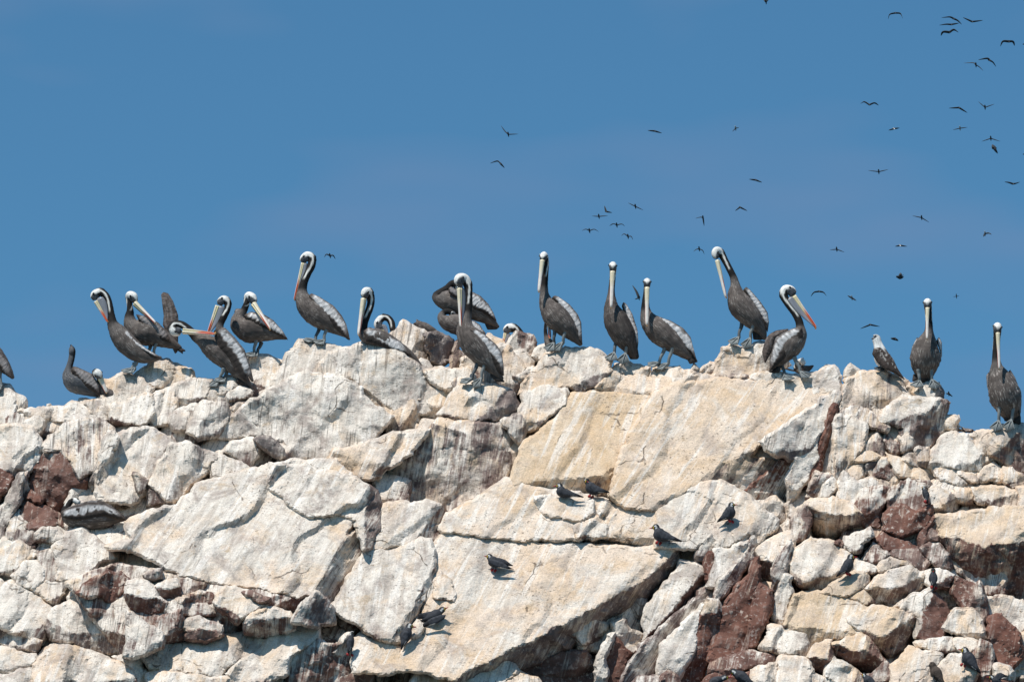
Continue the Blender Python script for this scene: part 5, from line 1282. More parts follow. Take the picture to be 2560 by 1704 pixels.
# 16 head behind a crest stone
pelican('4', [(1420, 1070, 40), (1360, 1010, 80), (1300, 950, 60), (1250, 880, 44), (1210, 822, 44), (1165, 790, 50), (1090, 785, 58), (1048, 830, 42)], 3, 5, (-1, -.2), ((1045, 850), (1010, 1000)),
        'pelican head with black nape peeping over a crest stone', base=150, pouch=.9)
# 17 frontal head, body to the right
pelican('5', [(700, 1235, 24, 10), (615, 1130, 76, 6), (500, 1000, 140), (375, 870, 160), (290, 750, 110), (252, 640, 66), (250, 530, 46, -2), (258, 430, 40, -2), (264, 330, 40, -2), (266, 240, 46, -2), (254, 165, 54, -8), (240, 150, 54, -18), (230, 185, 44, -26)], 6, 10, (-.55, -.85),
        ((225, 200), (181, 588)), 'pelican facing the camera with pink edged bill, left one of the three in a row', hf=(-.2, -1),
        wings=[dict(poly=[(335, 660), (372, 630), (420, 640), (560, 740), (660, 860), (702, 960), (716, 1235), (640, 1155), (540, 975), (430, 790)], a=(355, 640), b=(712, 1220), d=(-.2, .1))],
        legs=[((375, 1095), (370, 1215), -4, (300, 1290), True), ((503, 1080), (480, 1210), -14, (415, 1265))], dbill=(-30, -36), pouch=.3, billw=13)
# 18 partly hidden behind 17
pelican('5', [(380, 1340, 40), (335, 1260, 70), (300, 1200, 58), (270, 1120, 30), (262, 1040, 24), (275, 950, 26), (300, 880, 30), (320, 850, 34), (312, 880, 30)], 3, 6, (.4, -.8), ((302, 930), (318, 1158)),
        'pelican mostly hidden behind the legs of the left one of three, bill tip showing', base=40, dbill=(-30, -34), pouch=.2)
# 19 frontal, wing up on the right
pelican('5', [(1355, 1395, 36, 12), (1310, 1290, 80, 8), (1225, 1130, 145, 2), (1130, 940, 152), (1075, 790, 98), (1068, 670, 60), (1072, 560, 44, -2), (1082, 450, 42, -2), (1088, 370, 44, -4), (1090, 295, 52, -8), (1088, 270, 56, -16), (1086, 300, 46, -28)], 6, 9, (-.25, -1),
        ((1084, 338), (1066, 782)), 'pelican facing the camera with dark breast, middle one of the three in a row', lat=1.0, hf=(0, -1), belly=.5, tone=.7,
        wings=[dict(poly=[(1195, 760), (1215, 708), (1252, 730), (1330, 860), (1390, 1050), (1402, 1200), (1390, 1320), (1340, 1140), (1260, 940)], a=(1215, 715), b=(1392, 1300), d=(.1, .2))],
        tails=[([(1240, 1290), (1390, 1260), (1412, 1385), (1390, 1412), (1300, 1412)], .3)],
        legs=[((1122, 1215), (1106, 1335), 6, (1080, 1380), True), ((1264, 1225), (1246, 1340), -8, (1225, 1400))], dbill=(-36, -46), pouch=.3, billw=14)
# 20 frontal head, pale wing
pelican('5', [(2090, 1440, 20, 10), (1990, 1340, 76, 6), (1810, 1190, 140), (1640, 1050, 160), (1530, 930, 112), (1490, 810, 62), (1490, 690, 46, -2), (1498, 590, 42, -2), (1506, 510, 46, -6), (1508, 470, 54, -14), (1508, 495, 48, -26)], 5, 8, (-.6, -.8),
        ((1508, 535), (1504, 998)), 'pelican facing the camera with broad white wing, right one of the three in a row', hf=(0, -1),
        wings=[dict(poly=[(1585, 920), (1630, 886), (1800, 938), (1950, 1028), (2042, 1140), (2072, 1260), (2122, 1445), (2060, 1345), (1930, 1250), (1750, 1110)], a=(1610, 900), b=(2118, 1430), d=(-.45, -.1))],
        tails=[([(1975, 1370), (2080, 1335), (2132, 1442), (2030, 1472)], .1)],
        legs=[((1706, 1325), (1655, 1460), -4, (1540, 1480)), ((1802, 1335), (1768, 1470), -12, (1690, 1500))], dbill=(-34, -44), pouch=.3, billw=14)
# 21 tall one leaning left on the pedestal
pelican('6', [(770, 1110, 24, 8), (730, 1010, 62, 5), (630, 880, 120), (510, 740, 145), (452, 610, 104), (440, 510, 58), (420, 420, 42), (378, 330, 38), (330, 240, 38), (285, 160, 44), (238, 125, 52, -5), (218, 155, 50, -8), (228, 195, 38, -10)], 6, 9, (-.9, -.45),
        ((238, 228), (337, 648)), 'tall pelican leaning left on the pedestal rock, bill hanging free of its neck', hf=(-.6, -.8),
        wings=[dict(poly=[(525, 560), (562, 522), (610, 560), (722, 690), (802, 810), (818, 920), (802, 1035), (750, 940), (650, 775)], a=(555, 530), b=(805, 1020), d=(-.3, .05))],
        tails=[([(625, 990), (800, 1040), (735, 1122), (640, 1115)], .2)],
        legs=[((505, 980), (482, 1095), 4, (410, 1150), True), ((632, 985), (612, 1100), -10, (570, 1165))], dbill=(-10, -14), pouch=.1, billw=12)
# 22 right-facing profile
pelican('6', [(900, 1420, 26, 6), (960, 1330, 70, 4), (1040, 1220, 118), (1110, 1130, 118), (1160, 1050, 84), (1166, 970, 50), (1146, 890, 42), (1095, 800, 40), (1030, 710, 42), (985, 625, 46), (1000, 560, 54), (1055, 565, 58), (1090, 605, 46)], 5, 9, (1, -.3),
        ((1095, 632), (1350, 988)), 'pelican in profile facing right, long bright red edged bill',
        wings=[dict(poly=[(1190, 978), (1200, 1090), (1152, 1170), (1050, 1252), (985, 1340), (900, 1420), (820, 1470), (830, 1330), (860, 1200), (890, 1092), (1000, 1020), (1100, 982)], a=(1190, 1000), b=(830, 1460), style='mixed', d=(-.7, -.3), tl=False),
               dict(poly=[(738, 1250), (780, 1100), (830, 1045), (900, 1010), (1040, 990), (1000, 1050), (890, 1120), (850, 1250), (772, 1382)], a=(1000, 1010), b=(760, 1370), style='dark', d=(.35, .35), tl=False)],
        tails=[([(808, 1470), (900, 1410), (960, 1395), (935, 1480), (850, 1492)], .1)],
        legs=[((965, 1415), (988, 1528), 10, (1010, 1540), True), ((1122, 1365), (1165, 1480), -6, (1200, 1500))], pouch=1.0, dbill=(-2, -6), billw=15, anchor=(985, 1535))
# 23 asleep behind
pelican('6', [(1315, 1405, 8), (1260, 1435, 34), (1195, 1450, 48), (1140, 1450, 40), (1125, 1420, 34), (1140, 1385, 36), (1165, 1365, 40), (1190, 1360, 40, -4), (1200, 1390, 34, -4)], 3, 5, (-1, -.1), None,
        'brown pelican asleep behind the right facing one, only white head and a wing tip showing', hf=(-.2, -1), facegrey=0.0, base=40,
        wings=[dict(poly=[(1120, 1460), (1180, 1400), (1240, 1420), (1315, 1400), (1280, 1430), (1270, 1495), (1180, 1490)], a=(1130, 1440), b=(1312, 1402), style='dark', d=(-.6, -.6), th=4)])
# 24 frontal, right group
pelican('7', [(700, 950, 50, 40), (705, 880, 90, 26), (715, 740, 138, 6), (722, 620, 118), (740, 520, 78), (752, 430, 50, -2), (752, 340, 42, -2), (748, 260, 42, -4), (742, 190, 46, -8), (738, 155, 50, -18), (738, 180, 44, -30)], 5, 8, (0, -1),
        ((738, 205), (732, 528)), 'pelican standing square to the camera beside the white necked seabird', lat=1.14, hf=(-.1, -1),
        wings=[dict(poly=[(558, 700), (580, 600), (630, 503), (656, 540), (610, 680), (590, 860), (566, 800)], a=(635, 510), b=(580, 850), d=(.0, .2), tl=False),
               dict(poly=[(826, 540), (856, 503), (886, 560), (888, 700), (852, 792), (866, 650)], a=(850, 510), b=(862, 785), d=(.0, .2))],
        tails=[([(590, 880), (640, 900), (740, 900), (757, 962), (578, 962)], .5)],
        legs=[((648, 880), (656, 962), -4, (640, 985)), ((778, 865), (782, 948), -4, (800, 985))], dbill=(-38, -46), pouch=.5, billw=11, anchor=(700, 970))
# 25 frontal, rightmost
pelican('7', [(1650, 1380, 44, 46), (1600, 1290, 90, 26), (1545, 1130, 142, 6), (1500, 980, 122), (1460, 860, 78), (1446, 750, 50, -2), (1446, 640, 43, -2), (1452, 530, 43, -4), (1458, 450, 47, -8), (1458, 405, 52, -16), (1460, 435, 45, -30)], 5, 8, (-.2, -1),
        ((1463, 462), (1478, 838)), 'rightmost pelican standing square to the camera, speckled breast', lat=1.16, hf=(.05, -1), belly=1.5,
        wings=[dict(poly=[(1343, 900), (1370, 863), (1388, 900), (1370, 1000), (1382, 1120), (1350, 1010)], a=(1372, 870), b=(1375, 1110), d=(.0, .2), style='grey', tl=False),
               dict(poly=[(1565, 870), (1590, 838), (1642, 920), (1692, 1060), (1707, 1200), (1690, 1355), (1650, 1160)], a=(1588, 845), b=(1690, 1340), d=(-.1, .2), style='grey')],
        tails=[([(1522, 1290), (1640, 1320), (1700, 1310), (1702, 1402), (1680, 1412), (1620, 1372), (1528, 1372)], .5)],
        legs=[((1478, 1245), (1474, 1370), -4, (1445, 1450)), ((1622, 1245), (1606, 1360), -6, (1570, 1440))], dbill=(-38, -46), pouch=.4, billw=11)
# 26 resting low on the left
pelican('8', [(1905, 872, 14), (1700, 830, 95), (1350, 830, 205), (950, 830, 240), (680, 800, 190), (570, 700, 120), (590, 580, 84), (650, 480, 70), (720, 440, 64), (790, 450, 66, -4), (850, 490, 60, -6)], 5, 8, (-1, .05),
        None, 'pelican resting low on the left slope with its head laid back on its wing', tone=.8, hf=(-.5, -.85), facegrey=.5, anchor=(1150, 1110), group='pelicans away from the crest',
        wings=[dict(poly=[(440, 690), (600, 590), (900, 490), (1120, 430), (1350, 448), (1550, 548), (1800, 740), (1905, 875), (1760, 850), (1400, 790), (1200, 830), (1000, 870), (750, 880), (500, 820)], a=(450, 720), b=(1890, 865), d=(-.95, -.55), style='rest')],
        tails=[([(1500, 830), (1780, 790), (1915, 870), (1800, 885), (1600, 900)], -.1)])
# ------------------------------------------------------------------ terns on the rock face, the white necked seabird
TERN_N = [0]
def small_bird(crop, head, tip, body, tail, feet, R_, label, name='tern', cat='tern', group='terns perched on the rock face', face=None, kind='tern', wings=None, hr=None,
               legs=True, front=False, wing_edge=True, off=-12, sway=(0, 0), billr=1.0):
    """tern-sized bird traced in photo pixels: head centre, bill tip, middle of the body, tail tip, feet; R_ body radius (px of the crop)"""
    TERN_N[0] += 1; seed = 300 + TERN_N[0] * 7
    ox, oy, sc = CROP[crop]
    cv = lambda p: np.array((ox + p[0] / sc, oy + p[1] / sc))
    H, K, B, Tl = cv(head), cv(tip), cv(body), cv(tail); Rb = R_ / sc
    Rh = Rb * .60 if hr is None else hr / sc
    G = cv(feet) if feet else B + (0, Rb)
    base = rock_depth_near(G[0], G[1], 0.0) + off
    if face is None: face = (1 if K[0] > H[0] else -1, -.35)
    root = bpy.data.objects.new(name, None); col.objects.link(root)
    root.location = P(G[0], G[1], base)
    set_tags(root, label, cat, group)
    bpy.context.view_layer.update()
    dT, dH = sway
    q_ = lambda a, b, t: a + (b - a) * t
    pp = [(Tl, 1.2, dT), (q_(Tl, B, .4), Rb * .38, dT * .6), (q_(Tl, B, .72), Rb * .80, dT * .3), (B, Rb, 0), (q_(B, H, .42), Rb * (.70 if kind == 'booby' else .88), dH * .4), (q_(B, H, .74), Rh * 1.02, dH * .8), (H, Rh, dH),
          (q_(H, K, .26 if not front else .1), Rh * .80, dH - (Rh * .6 if front else 0)), (q_(H, K, .5 if not front else .2), Rh * .34, dH - (Rh * 1.0 if front else 0))]
    pts = [P(a[0], a[1], base + d) for a, _, d in pp]; rad = np.array([r for _, r, _ in pp]) / S
    C, s = catmull(pts, 7); rC, _ = catmull(np.stack([rad, rad * 0, rad * 0], 1), 7); r = np.clip(rC[:, 0], .004, None)
    f = np.array([face[0], face[1], 0.]); f /= np.linalg.norm(f)
    W, F, phi, T, Vv, Sd = loft(C, r, r * .92, f * .5 + np.array([0, 0, -.9]), 18)
    sv = np.concatenate([np.repeat(s, 18), [0, s[-1]]]); n = len(sv)
    nz = vnoise(sv * 6, phi / 20, seed)
    if kind == 'tern':
        c = np.tile(np.array((0.040, 0.042, 0.049)), (n, 1)) * (.8 + .4 * nz)[:, None]
        c = lerp3(c, (0.016, 0.017, 0.020), ss(sv, 5.5, 6.0) * ss(phi, 70, 100))
        mou = (1 - ss(np.abs(phi - (92 - 18 * (6.6 - sv))), 12, 20)) * ss(sv, 5.0, 5.25) * (1 - ss(sv, 6.7, 7.0))
        c = lerp3(c, (0.74, 0.72, 0.68), mou)
        c = lerp3(c, (0.62, 0.42, 0.05), ss(sv, 7.0, 7.3) * (1 - ss(phi, 90, 110)) * (1 - ss(sv, 7.6, 7.9)))
        c = lerp3(c, (0.012, 0.012, 0.014), 1 - ss(sv, .6, 1.6))
    elif kind == 'booby':
        c = np.tile(np.array((0.78, 0.76, 0.72)), (n, 1)) * (.92 + .1 * nz)[:, None]
        c = lerp3(c, (0.07, 0.05, 0.042), ss(phi, 95, 120) * (1 - ss(sv, 3.7, 4.1)))
        c = lerp3(c, (0.06, 0.045, 0.04), 1 - ss(sv, .7, 1.5))
        c = lerp3(c, (0.50, 0.46, 0.42), ss(nz, .5, .8) * .5 * (1 - ss(sv, 3.4, 4.4)))
        c = lerp3(c, (0.055, 0.058, 0.066), ss(sv, 6.0, 6.25) * (1 - ss(phi, 112, 128)) * ss(phi, 52, 66))
    else:
        c = np.tile(np.array((0.085, 0.062, 0.048)), (n, 1)) * (.75 + .5 * nz)[:, None]
    b_ = add_mesh('body', W, F, M_PLUME, root, c, np.stack([phi / 180 * .3, sv * .08, np.full(n, seed)], -1))
    if kind == 'booby': pass
    # bill
    bt = K if not front else K
    b0 = pts[7] * .35 + pts[8] * .65; kp = P(K[0], K[1], base + dH - (Rh * 1.6 if front else 0))
    w = Rh / S * .25 * billr
    Cb = np.array([b0 + (kp - b0) * t + np.array([0, 0, -.35 * w * (t > .75) * (t - .75) * 4]) for t in np.linspace(0, 1, 9)])
    rb = w * np.array([1.0, .95, .88, .8, .7, .58, .44, .28, .1])
    W, F, *_ = loft(Cb, rb, rb * .8, np.array([0, 0, -1.0]) + f * .2, 8)
    if kind == 'tern': add_mesh('bill', W, F, M_RED, root)
    else: add_mesh('bill', W, F, M_SKIN_DK_SHADED, root)
    # wings
    ax = B - Tl; ln = np.linalg.norm(ax); t_ = ax / ln; nr = np.array([-t_[1], t_[0]])
    up = nr if nr[1] < 0 else -nr
    if wings is None:
        sh = q_(B, H, .38)
        poly = [sh + up * Rb * .62, sh + t_ * Rb * .25, sh - up * Rb * .35, B - up * Rb * .55 - t_ * Rb * .4, q_(Tl, B, .45) - up * Rb * .30, q_(Tl, B, .12) - up * Rb * .05, q_(Tl, B, -.02) + up * Rb * .10, q_(Tl, B, .35) + up * Rb * .42, B + up * Rb * .85]
        wings = [(poly, sh, q_(Tl, B, .02), -.85)]
    else:
        wings = [([cv(p) for p in wp], cv(a), cv(b), d) for wp, a, b, d in wings]
    for i, (poly, a, b, dd) in enumerate(wings):
        V, F, x, y = pillow(poly, lambda x, y, dd=dd: x * 0 + base + dd * Rb, max(1.6, Rb * .18), 1.3 if kind == 'tern' else 1.6, seed)
        u, v = axis_uv(x, y, np.array(poly), a, b)
        if a[0] > b[0]: v = 1 - v
        n1 = vnoise(u * 18, v * 6, seed + i)
        if kind == 'tern':
            cw = np.tile(np.array((0.044, 0.046, 0.054)), (len(x), 1)) * (.8 + .4 * n1)[:, None]
            cw = lerp3(cw, (0.012, 0.012, 0.014), ss(u, .62, .78))
            if wing_edge: cw = lerp3(cw, (0.66, 0.65, 0.63), ss(v, .84, .90) * ss(u, .45, .52) * (1 - ss(u, .74, .8)))
        elif kind == 'booby':
            cw = np.tile(np.array((0.058, 0.042, 0.035)), (len(x), 1)) * (.7 + .6 * n1)[:, None]
            cw = lerp3(cw, (0.42, 0.38, 0.34), ss(vnoise(u * 26, v * 13, seed), .66, .76) * (1 - ss(v, .35, .6)))
        else:
            cw = np.tile(np.array((0.075, 0.054, 0.042)), (len(x), 1)) * (.7 + .6 * n1)[:, None]
            cw = lerp3(cw, (0.38, 0.33, 0.27), ss(v, .82, .9) * ss(u, .5, .6) * (1 - ss(u, .8, .86)))
        add_mesh('wing', V, F, M_PLUME, root, cw, np.stack([u * .4, v * .15, u * 0 + seed], -1))
    # eye
    for sg in (-1, 1):
        i = int(np.argmin(np.abs(s - 6.5))); p = C[i] + Sd[i] * sg * r[i] * .86 - Vv[i] * r[i] * .25; rr_ = max(.004, r[i] * .16)
        V, FF, *_ = loft(np.array([p + T[i] * rr_ * t for t in (-.95, -.6, 0, .6, .95)]), rr_ * np.array([.3, .8, 1, .8, .3]), rr_ * np.array([.3, .8, 1, .8, .3]), Vv[i], 6)
        add_mesh('eye', V, FF, M_EYE, root)
    if legs:
        Gp = P(G[0], G[1], base)
        for sg in (-1, 1):
            sd = np.array([.5 * Rb / S * sg, 0, 0]) * (1.0 if abs(face[0]) < .6 else .55)
            A = Gp + sd + np.array([0, .02 * sg, 0]); top = A + np.array([0, 0, max(Rb * .9, (G[1] - B[1]) * .6) / S])
            W, F, *_ = tube([top, (top + A) / 2, A], [.010, .007, .008] if kind != 'booby' else [.016, .013, .014], 6)
            mt = M_RED if kind == 'tern' else M_SKIN_DK_SHADED
            lo = add_mesh('leg', W, F, M_SKIN_DK_SHADED, root)
            fo = webbed_foot(A, f * .05 + np.array([0, -.02, -.012]), (.028 if feet else .026) if kind != 'booby' else .09, R(32), mt, lo, root); fo.parent = lo
    return root

CROP.update({'T': (1350, 1170, 5.89), 'U': (840, 1360, 4.559), 'V': (1760, 1220, 3.927), 'W': (1800, 1560, 3.1)})
small_bird('T', (285, 258), (188, 266), (320, 350), (640, 424), (310, 425), 72, 'tern sitting on the cream ledge, left of the standing one', hr=46, legs=False)
small_bird('T', (690, 190), (712, 205), (765, 305), (1020, 355), (757, 424), 82, 'tern standing on the cream ledge with its red bill turned to the camera', hr=42, front=True, face=(-.7, -.7))
small_bird('T', (1708, 865), (1602, 886), (1770, 985), (2085, 1076), (1755, 1106), 92, 'tern standing alone near the lip of the great lower slab', hr=47)
small_bird('U', (1745, 140), (1686, 130), (1800, 200), (2015, 240), (1805, 300), 60, 'tern sunning itself with drooped wings in the middle of the great slab', hr=36, face=(-.9, -.5),
           wings=[([(1725, 165), (1800, 170), (1900, 205), (2000, 270), (2035, 285), (1940, 280), (1820, 255), (1745, 215)], (1735, 180), (2030, 285), -1.2),
                  ([(1790, 155), (1860, 150), (1930, 175), (2015, 240), (2000, 248), (1900, 210), (1820, 185)], (1800, 160), (2010, 244), .3)])
small_bird('U', (1210, 745), (1283, 714), (1120, 820), (950, 880), (1110, 890), 66, 'tern with both wings spread wide, facing right beside the leaning slab', hr=36, face=(.9, -.3), legs=False,
           wings=[([(1190, 800), (1255, 800), (1235, 850), (1160, 895), (1000, 945), (985, 910), (1080, 840)], (1240, 815), (990, 930), -1.1),
                  ([(1170, 770), (1090, 760), (1060, 765), (940, 790), (920, 850), (1000, 850), (1120, 810)], (1160, 780), (925, 830), .3)])
small_bird('U', (838, 930), (917, 946), (795, 1040), (745, 1195), (800, 1115), 62, 'tern with yellow gape facing right beside the small loose cream stone', hr=38, face=(.8, -.4), legs=False, off=-24)
small_bird('U', (182, 1012), (205, 1022), (160, 1130), (140, 1250), (153, 1262), 46, 'black tern with red feet upright on the edge above the purple rock', hr=26, face=(.5, -.8), sway=(10, 0), off=-30)
small_bird('V', (270, 165), (332, 160), (250, 245), (130, 330), (258, 328), 56, 'tern on the rounded pale rock, looking right with its tail to the left', hr=31, face=(.9, -.4))
small_bird('V', (1440, 672), (1508, 674), (1408, 770), (1300, 865), (1410, 845), 52, 'crested tern clinging between the cream boulder and the ochre stone', hr=30, face=(.85, -.4), off=-24)
small_bird('V', (2250, 808), (2252, 822), (2250, 890), (2252, 968), (2255, 978), 46, 'upright tern facing the camera on top of the red pyramid shaped rock', hr=26, front=True, face=(0, -1), sway=(14, 0))
small_bird('F', (1694, 300), (1680, 296), (1712, 345), (1722, 402), (1715, 395), 22, 'tern half hidden at the right edge of the red rock face', hr=13, face=(-.7, -.5), off=-22)
small_bird('F', (455, 1502), (430, 1532), (510, 1535), (600, 1590), (500, 1580), 36, 'tern bending its head down below the brick red slabs, cut by the bottom edge', hr=22, face=(-.9, -.4), legs=False)
small_bird('F', (1305, 1522), (1282, 1516), (1340, 1562), (1410, 1600), (1340, 1600), 30, 'tern under the dark overhanging block with its lower half below the bottom edge', hr=16, face=(-.9, -.3), legs=False)
small_bird('F', (1752, 1458), (1712, 1463), (1780, 1512), (1835, 1590), (1770, 1575), 36, 'plain brown bird with dark bill on the pale rock at the bottom right', hr=23, kind='brown', name='brown_bird', cat='bird', group='terns perched on the rock face', face=(-.9, -.4))
small_bird('F', (1965, 1362), (1920, 1352), (1992, 1420), (2068, 1512), (1960, 1460), 42, 'tern facing left on the pale rock beside the small red column', hr=24, face=(-.9, -.4))
small_bird('F', (2142, 1536), (2104, 1534), (2170, 1560), (2235, 1590), (2170, 1590), 24, 'tern lifting a black wing over its back in the bottom right corner', hr=15, face=(-.9, -.3), legs=False,
           wings=[([(2150, 1550), (2175, 1510), (2200, 1505), (2250, 1530), (2215, 1538), (2180, 1560)], (2155, 1545), (2248, 1530), -.6)])
small_bird('N', (1810, 1693), (1832, 1691), (1786, 1704), (1760, 1722), (1790, 1725), 12, 'tern of which only the head and red bill show at the bottom edge', hr=7, face=(.9, -.3), legs=False)
small_bird('7', (208, 522), (158, 520), (275, 725), (500, 940), (280, 835), 88, 'white necked seabird with brown back standing on the crest block', kind='booby', name='booby', cat='seabird', group=None, hr=46, face=(-.9, -.4),
           wings=[([(165, 680), (184, 615), (252, 610), (335, 690), (390, 770), (450, 860), (505, 945), (430, 890), (300, 835), (220, 770)], (195, 660), (500, 935), -1.12)], billr=1.6)

# ------------------------------------------------------------------ birds on the wing, far behind the rock
M_FLY = NT('flying_plumage', .8, .2); M_FLY.put(M_FLY.b.inputs['Base Color'], M_FLY.attr('Col', 'Color')); M_FLY = M_FLY.mat
CROP.update({'S1': (1200, 280, 3.135), 'S2': (2060, 0, 4.712), 'S3': (2060, 310, 4.712), 'S4': (1900, 600, 3.92), 'Z3': (700, 610, 4.48)})
FLY = [0]
def flyer(crop, line, ib, label, pale=False, bodylen=9.5, bodydir=(.25, .97), chord=4.0, dist=None, plump=3.2, group='birds flying over the rock'):
    """line = wing from tip to tip through the body as traced; ib = index of the body"""
    FLY[0] += 1; seed = 700 + FLY[0]
    ox, oy, sc = CROP[crop]
    ln = [np.array((ox + p[0] / sc, oy + p[1] / sc)) for p in line]
    rs = random.Random(seed)
    D = (dist or rs.uniform(90, 150)) * S           # metres behind the crest
    c = ln[ib]
    k = (D / S + L) / L                             # how much larger a pixel is out there
    root = bpy.data.objects.new('flying_bird', None); col.objects.link(root)
    root.location = P(c[0], c[1], D)
    set_tags(root, label, 'bird', group)
    bpy.context.view_layer.update()
    m = k / S
    dk = (0.050, 0.052, 0.056); lt = (0.62, 0.60, 0.58)
    # body: spindle seen mostly end-on
    bd = np.array(bodydir, float); bd /= np.linalg.norm(bd)
    c0 = P(c[0], c[1], D); dirw = np.array([bd[0] * .5, rs.choice((-1, 1)) * .9, -bd[1] * .42]); dirw /= np.linalg.norm(dirw)
    t = np.linspace(-1, 1, 11); Cb = c0[None] + dirw[None] * (t * bodylen * 1.1 * m)[:, None]
    rb = plump * m * .62 * np.clip(np.sqrt(np.clip(1 - t ** 2, .02, 1)) * (1 - .25 * t), .12, 1.2)
    W, F, phi, *_ = loft(Cb, rb, rb, np.array([0.1, 0, -1.0]), 10)
    cc = np.tile(np.array(lt if pale else dk), (len(W), 1)) * np.random.RandomState(seed).uniform(.8, 1.2, (len(W), 1))
    add_mesh('body', W, F, M_FLY, root, cc)
    # wings: tapering blades with thickness
    for half in (ln[:ib + 1][::-1], ln[ib:]):
        if len(half) < 2: continue
        pts = np.array([P(p[0], p[1], D + i * rs.uniform(-3, 3) * k) for i, p in enumerate(half)])
        C, s = catmull(pts, 6) if len(half) > 2 else (np.array([pts[0] + (pts[1] - pts[0]) * q_ for q_ in np.linspace(0, 1, 8)]), np.linspace(0, 1, 8))
        u = np.linspace(0, 1, len(C)); ch = chord * m * (1.15 - .35 * u - .62 * u ** 3)
        W, F, *_ = loft(C, ch * .30, ch * .9, dirw * .25 + np.array([0, 0, -1.0]), 8)
        cw = np.tile(np.array(dk), (len(W), 1)) * (.8 + .5 * np.random.RandomState(seed + 1).rand(len(W), 1))
        add_mesh('wing', W, F, M_FLY, root, cw)
    return root

UP = 'upper right flock'
flyer('S1', [(165, 108), (195, 150), (222, 176), (300, 173)], 2, 'dark flying bird banking with one wing raised steeply, upper middle of the sky')
flyer('S1', [(80, 402), (135, 385), (160, 403), (192, 438)], 2, 'dark flying bird with bent wings below the banking one in the middle of the sky')
flyer('S1', [(1315, 145), (1370, 150), (1425, 166)], 1, 'lone dark flying bird with nearly flat wings, right of the middle near the top')
flyer('S1', [(1978, 154), (2003, 128), (2030, 122)], 1, 'small flying bird with white head, right of the lone flat winged one', pale=True)
flyer('S1', [(975, 735), (988, 780), (1035, 789)], 1, 'flying bird with one wing straight up, topmost of the cluster above three pelicans')
flyer('S1', [(878, 815), (932, 818), (1002, 812)], 1, 'flat winged flying bird just under the one with upright wing')
flyer('S1', [(1160, 711), (1218, 740), (1280, 769)], 1, 'flying bird slanting down to the right, right end of the cluster above three pelicans')
flyer('S1', [(1015, 892), (1045, 876), (1072, 886), (1110, 878), (1135, 894)], 2, 'flying bird with cupped wings in the middle of the small cluster')
flyer('S1', [(798, 930), (830, 918), (858, 930), (895, 919), (930, 938)], 2, 'leftmost flying bird of the small cluster above the row of three pelicans')
flyer('S1', [(1108, 970), (1130, 955), (1160, 975), (1185, 975), (1197, 1000)], 2, 'lowest flying bird of the small cluster, flapping with crooked wings')
flyer('S1', [(1688, 833), (1730, 824), (1748, 830), (1757, 892)], 2, 'flying bird with one wing hanging straight down, above the leaning pelican')
flyer('S1', [(1675, 1092), (1695, 1076), (1718, 1072), (1745, 1085), (1758, 1114)], 2, 'flying bird with wings arched like a bow, left of the leaning pelicans head')
flyer('S1', [(1195, 1358), (1225, 1405), (1246, 1455), (1212, 1468)], 2, 'dark bird flying steeply upward beside the right one of the three pelicans', chord=6)
flyer('S2', [(755, 228), (775, 172), (840, 155), (900, 163), (926, 218)], 2, 'flying bird with deeply arched wings, leftmost at the top right of the sky')
flyer('S2', [(1385, 211), (1480, 202), (1528, 222), (1575, 245), (1622, 290)], 2, 'flying bird with long bent wings, top of the tight trio at the upper right')
flyer('S2', [(1638, 208), (1745, 258), (1872, 242)], 1, 'flying bird gliding on a shallow V, right of the tight trio')
flyer('S2', [(1360, 299), (1440, 288), (1500, 291), (1592, 274)], 2, 'flying bird with flat wings, middle one of the tight trio at the upper right')
flyer('S2', [(1378, 422), (1405, 378), (1478, 382), (1530, 352), (1582, 382)], 2, 'flying bird in a strong wingbeat, lowest of the tight trio at the upper right', chord=6)
flyer('S2', [(2078, 547), (2108, 490), (2175, 490), (2225, 493), (2246, 540)], 2, 'flying bird with drooped wing tips near the right edge, high in the sky', chord=5.5)
flyer('S2', [(1820, 706), (1920, 690), (1950, 712), (1990, 735), (2026, 787)], 2, 'upper bird of the pair flying side by side near the right edge')
flyer('S2', [(1648, 744), (1760, 742), (1790, 767), (1830, 790), (1876, 836)], 2, 'lower bird of the pair flying side by side near the right edge')
flyer('S2', [(430, 1221), (475, 1201), (535, 1236), (595, 1214), (643, 1243)], 2, 'flying bird with wings in a wide M, alone above the right crest')
flyer('S2', [(1472, 1275), (1590, 1269), (1688, 1329)], 1, 'flying bird tilted down to the right, left of the V winged one')
flyer('S2', [(1818, 1198), (1897, 1266), (2007, 1227)], 1, 'flying bird with wings raised in a sharp V near the right edge')
flyer('S2', [(760, 1536), (825, 1517), (890, 1508)], 1, 'white breasted flying bird under the wide M winged one', pale=True)
flyer('S2', [(1518, 1531), (1602, 1511), (1690, 1501)], 1, 'white breasted flying bird nearer the right edge, under the tilted one', pale=True)
flyer('S2', [(2340, 524), (2372, 520), (2420, 505)], 1, 'flying bird cut off by the right edge of the photo, high up')
flyer('S3', [(1858, 206), (1965, 170), (2077, 206)], 1, 'flying bird with gently arched wings just above the stubby black one')
flyer('S3', [(1983, 243), (2008, 290), (2046, 348)], 1, 'stubby black bird flying with broad wings up and down near the right edge', chord=11, bodylen=14, bodydir=(1, .1))
flyer('S3', [(518, 547), (645, 562), (757, 537)], 1, 'broad winged bird gliding level above the standing square pelican')
flyer('S3', [(2128, 682), (2180, 690), (2225, 706), (2260, 700), (2307, 684)], 2, 'bird gliding at the right edge halfway down the sky')
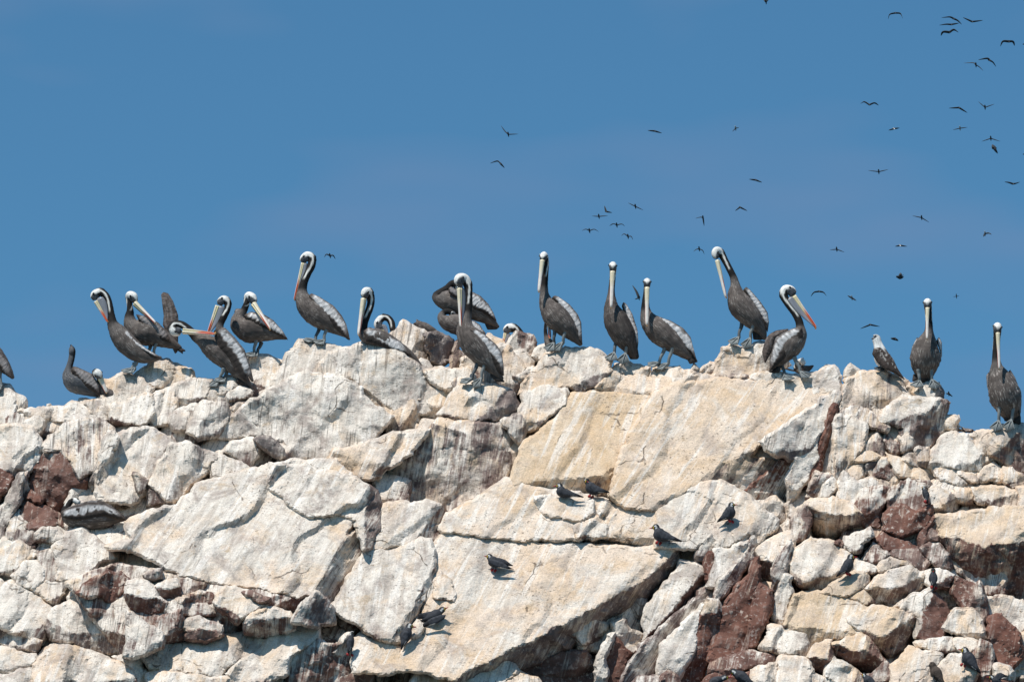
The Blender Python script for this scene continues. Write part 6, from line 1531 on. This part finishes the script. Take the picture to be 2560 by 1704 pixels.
flyer('S3', [(1042, 1080), (1150, 1103), (1237, 1157)], 1, 'bird gliding down to the right in the pinkish part of the sky')
flyer('S3', [(1878, 1327), (1897, 1290), (1940, 1285), (1972, 1302)], 1, 'white headed bird flapping near the right edge above the rightmost pelican', pale=True, chord=6)
flyer('S3', [(68, 1482), (150, 1475), (242, 1510)], 1, 'bird gliding left of the small white bodied one, above the white necked seabird')
flyer('S3', [(838, 1441), (895, 1430), (977, 1441)], 1, 'small white bodied bird gliding above the standing square pelican', pale=True)
flyer('S3', [(2342, 358), (2372, 352), (2420, 340)], 1, 'flying bird cut off by the right edge of the photo, below the stubby black one')
flyer('S4', [(1373, 324), (1371, 354), (1370, 383)], 1, 'black long necked bird flying with wings upright above the square standing pelican', chord=11, bodylen=16, bodydir=(1, .15))
flyer('S4', [(498, 552), (530, 512), (578, 503), (622, 512), (652, 547)], 2, 'bird with bow shaped wings flying right of the profile pelican')
flyer('S4', [(858, 543), (900, 566), (943, 592)], 1, 'black and white bird flying between the profile pelican and the square one', pale=True, chord=7)
flyer('S4', [(983, 867), (1080, 829), (1172, 846)], 1, 'pale brown bird gliding on long wings above the white necked seabird')
flyer('S4', [(1280, 962), (1325, 968), (1357, 984)], 1, 'small dark bird flying between the white necked seabird and the square pelican', chord=7)
flyer('S4', [(1893, 556), (1925, 550), (1952, 546)], 1, 'tiny faint bird far away left of the rightmost pelican', chord=2.6, dist=160, plump=2)
flyer('S4', [(1823, 1500), (1850, 1505), (1887, 1532)], 1, 'dark bird flying low beside the crest, below the square pelican', chord=7)
flyer('N', [(1908, -4), (1915, 5), (1923, -3)], 1, 'bird cut off by the top edge of the photo', chord=6)
flyer('Z3', [(495, 147), (520, 115), (560, 130), (595, 128), (621, 167)], 2, 'single dark bird flying right of the tall left facing pelican', chord=5.5)
flyer('N', [(1873, 448), (1889, 450), (1905, 456)], 1, 'small bird gliding above the leaning pelican, higher than its neighbour')
flyer('N', [(1838, 527), (1850, 518), (1868, 527)], 1, 'small arched wing bird above the leaning pelican')
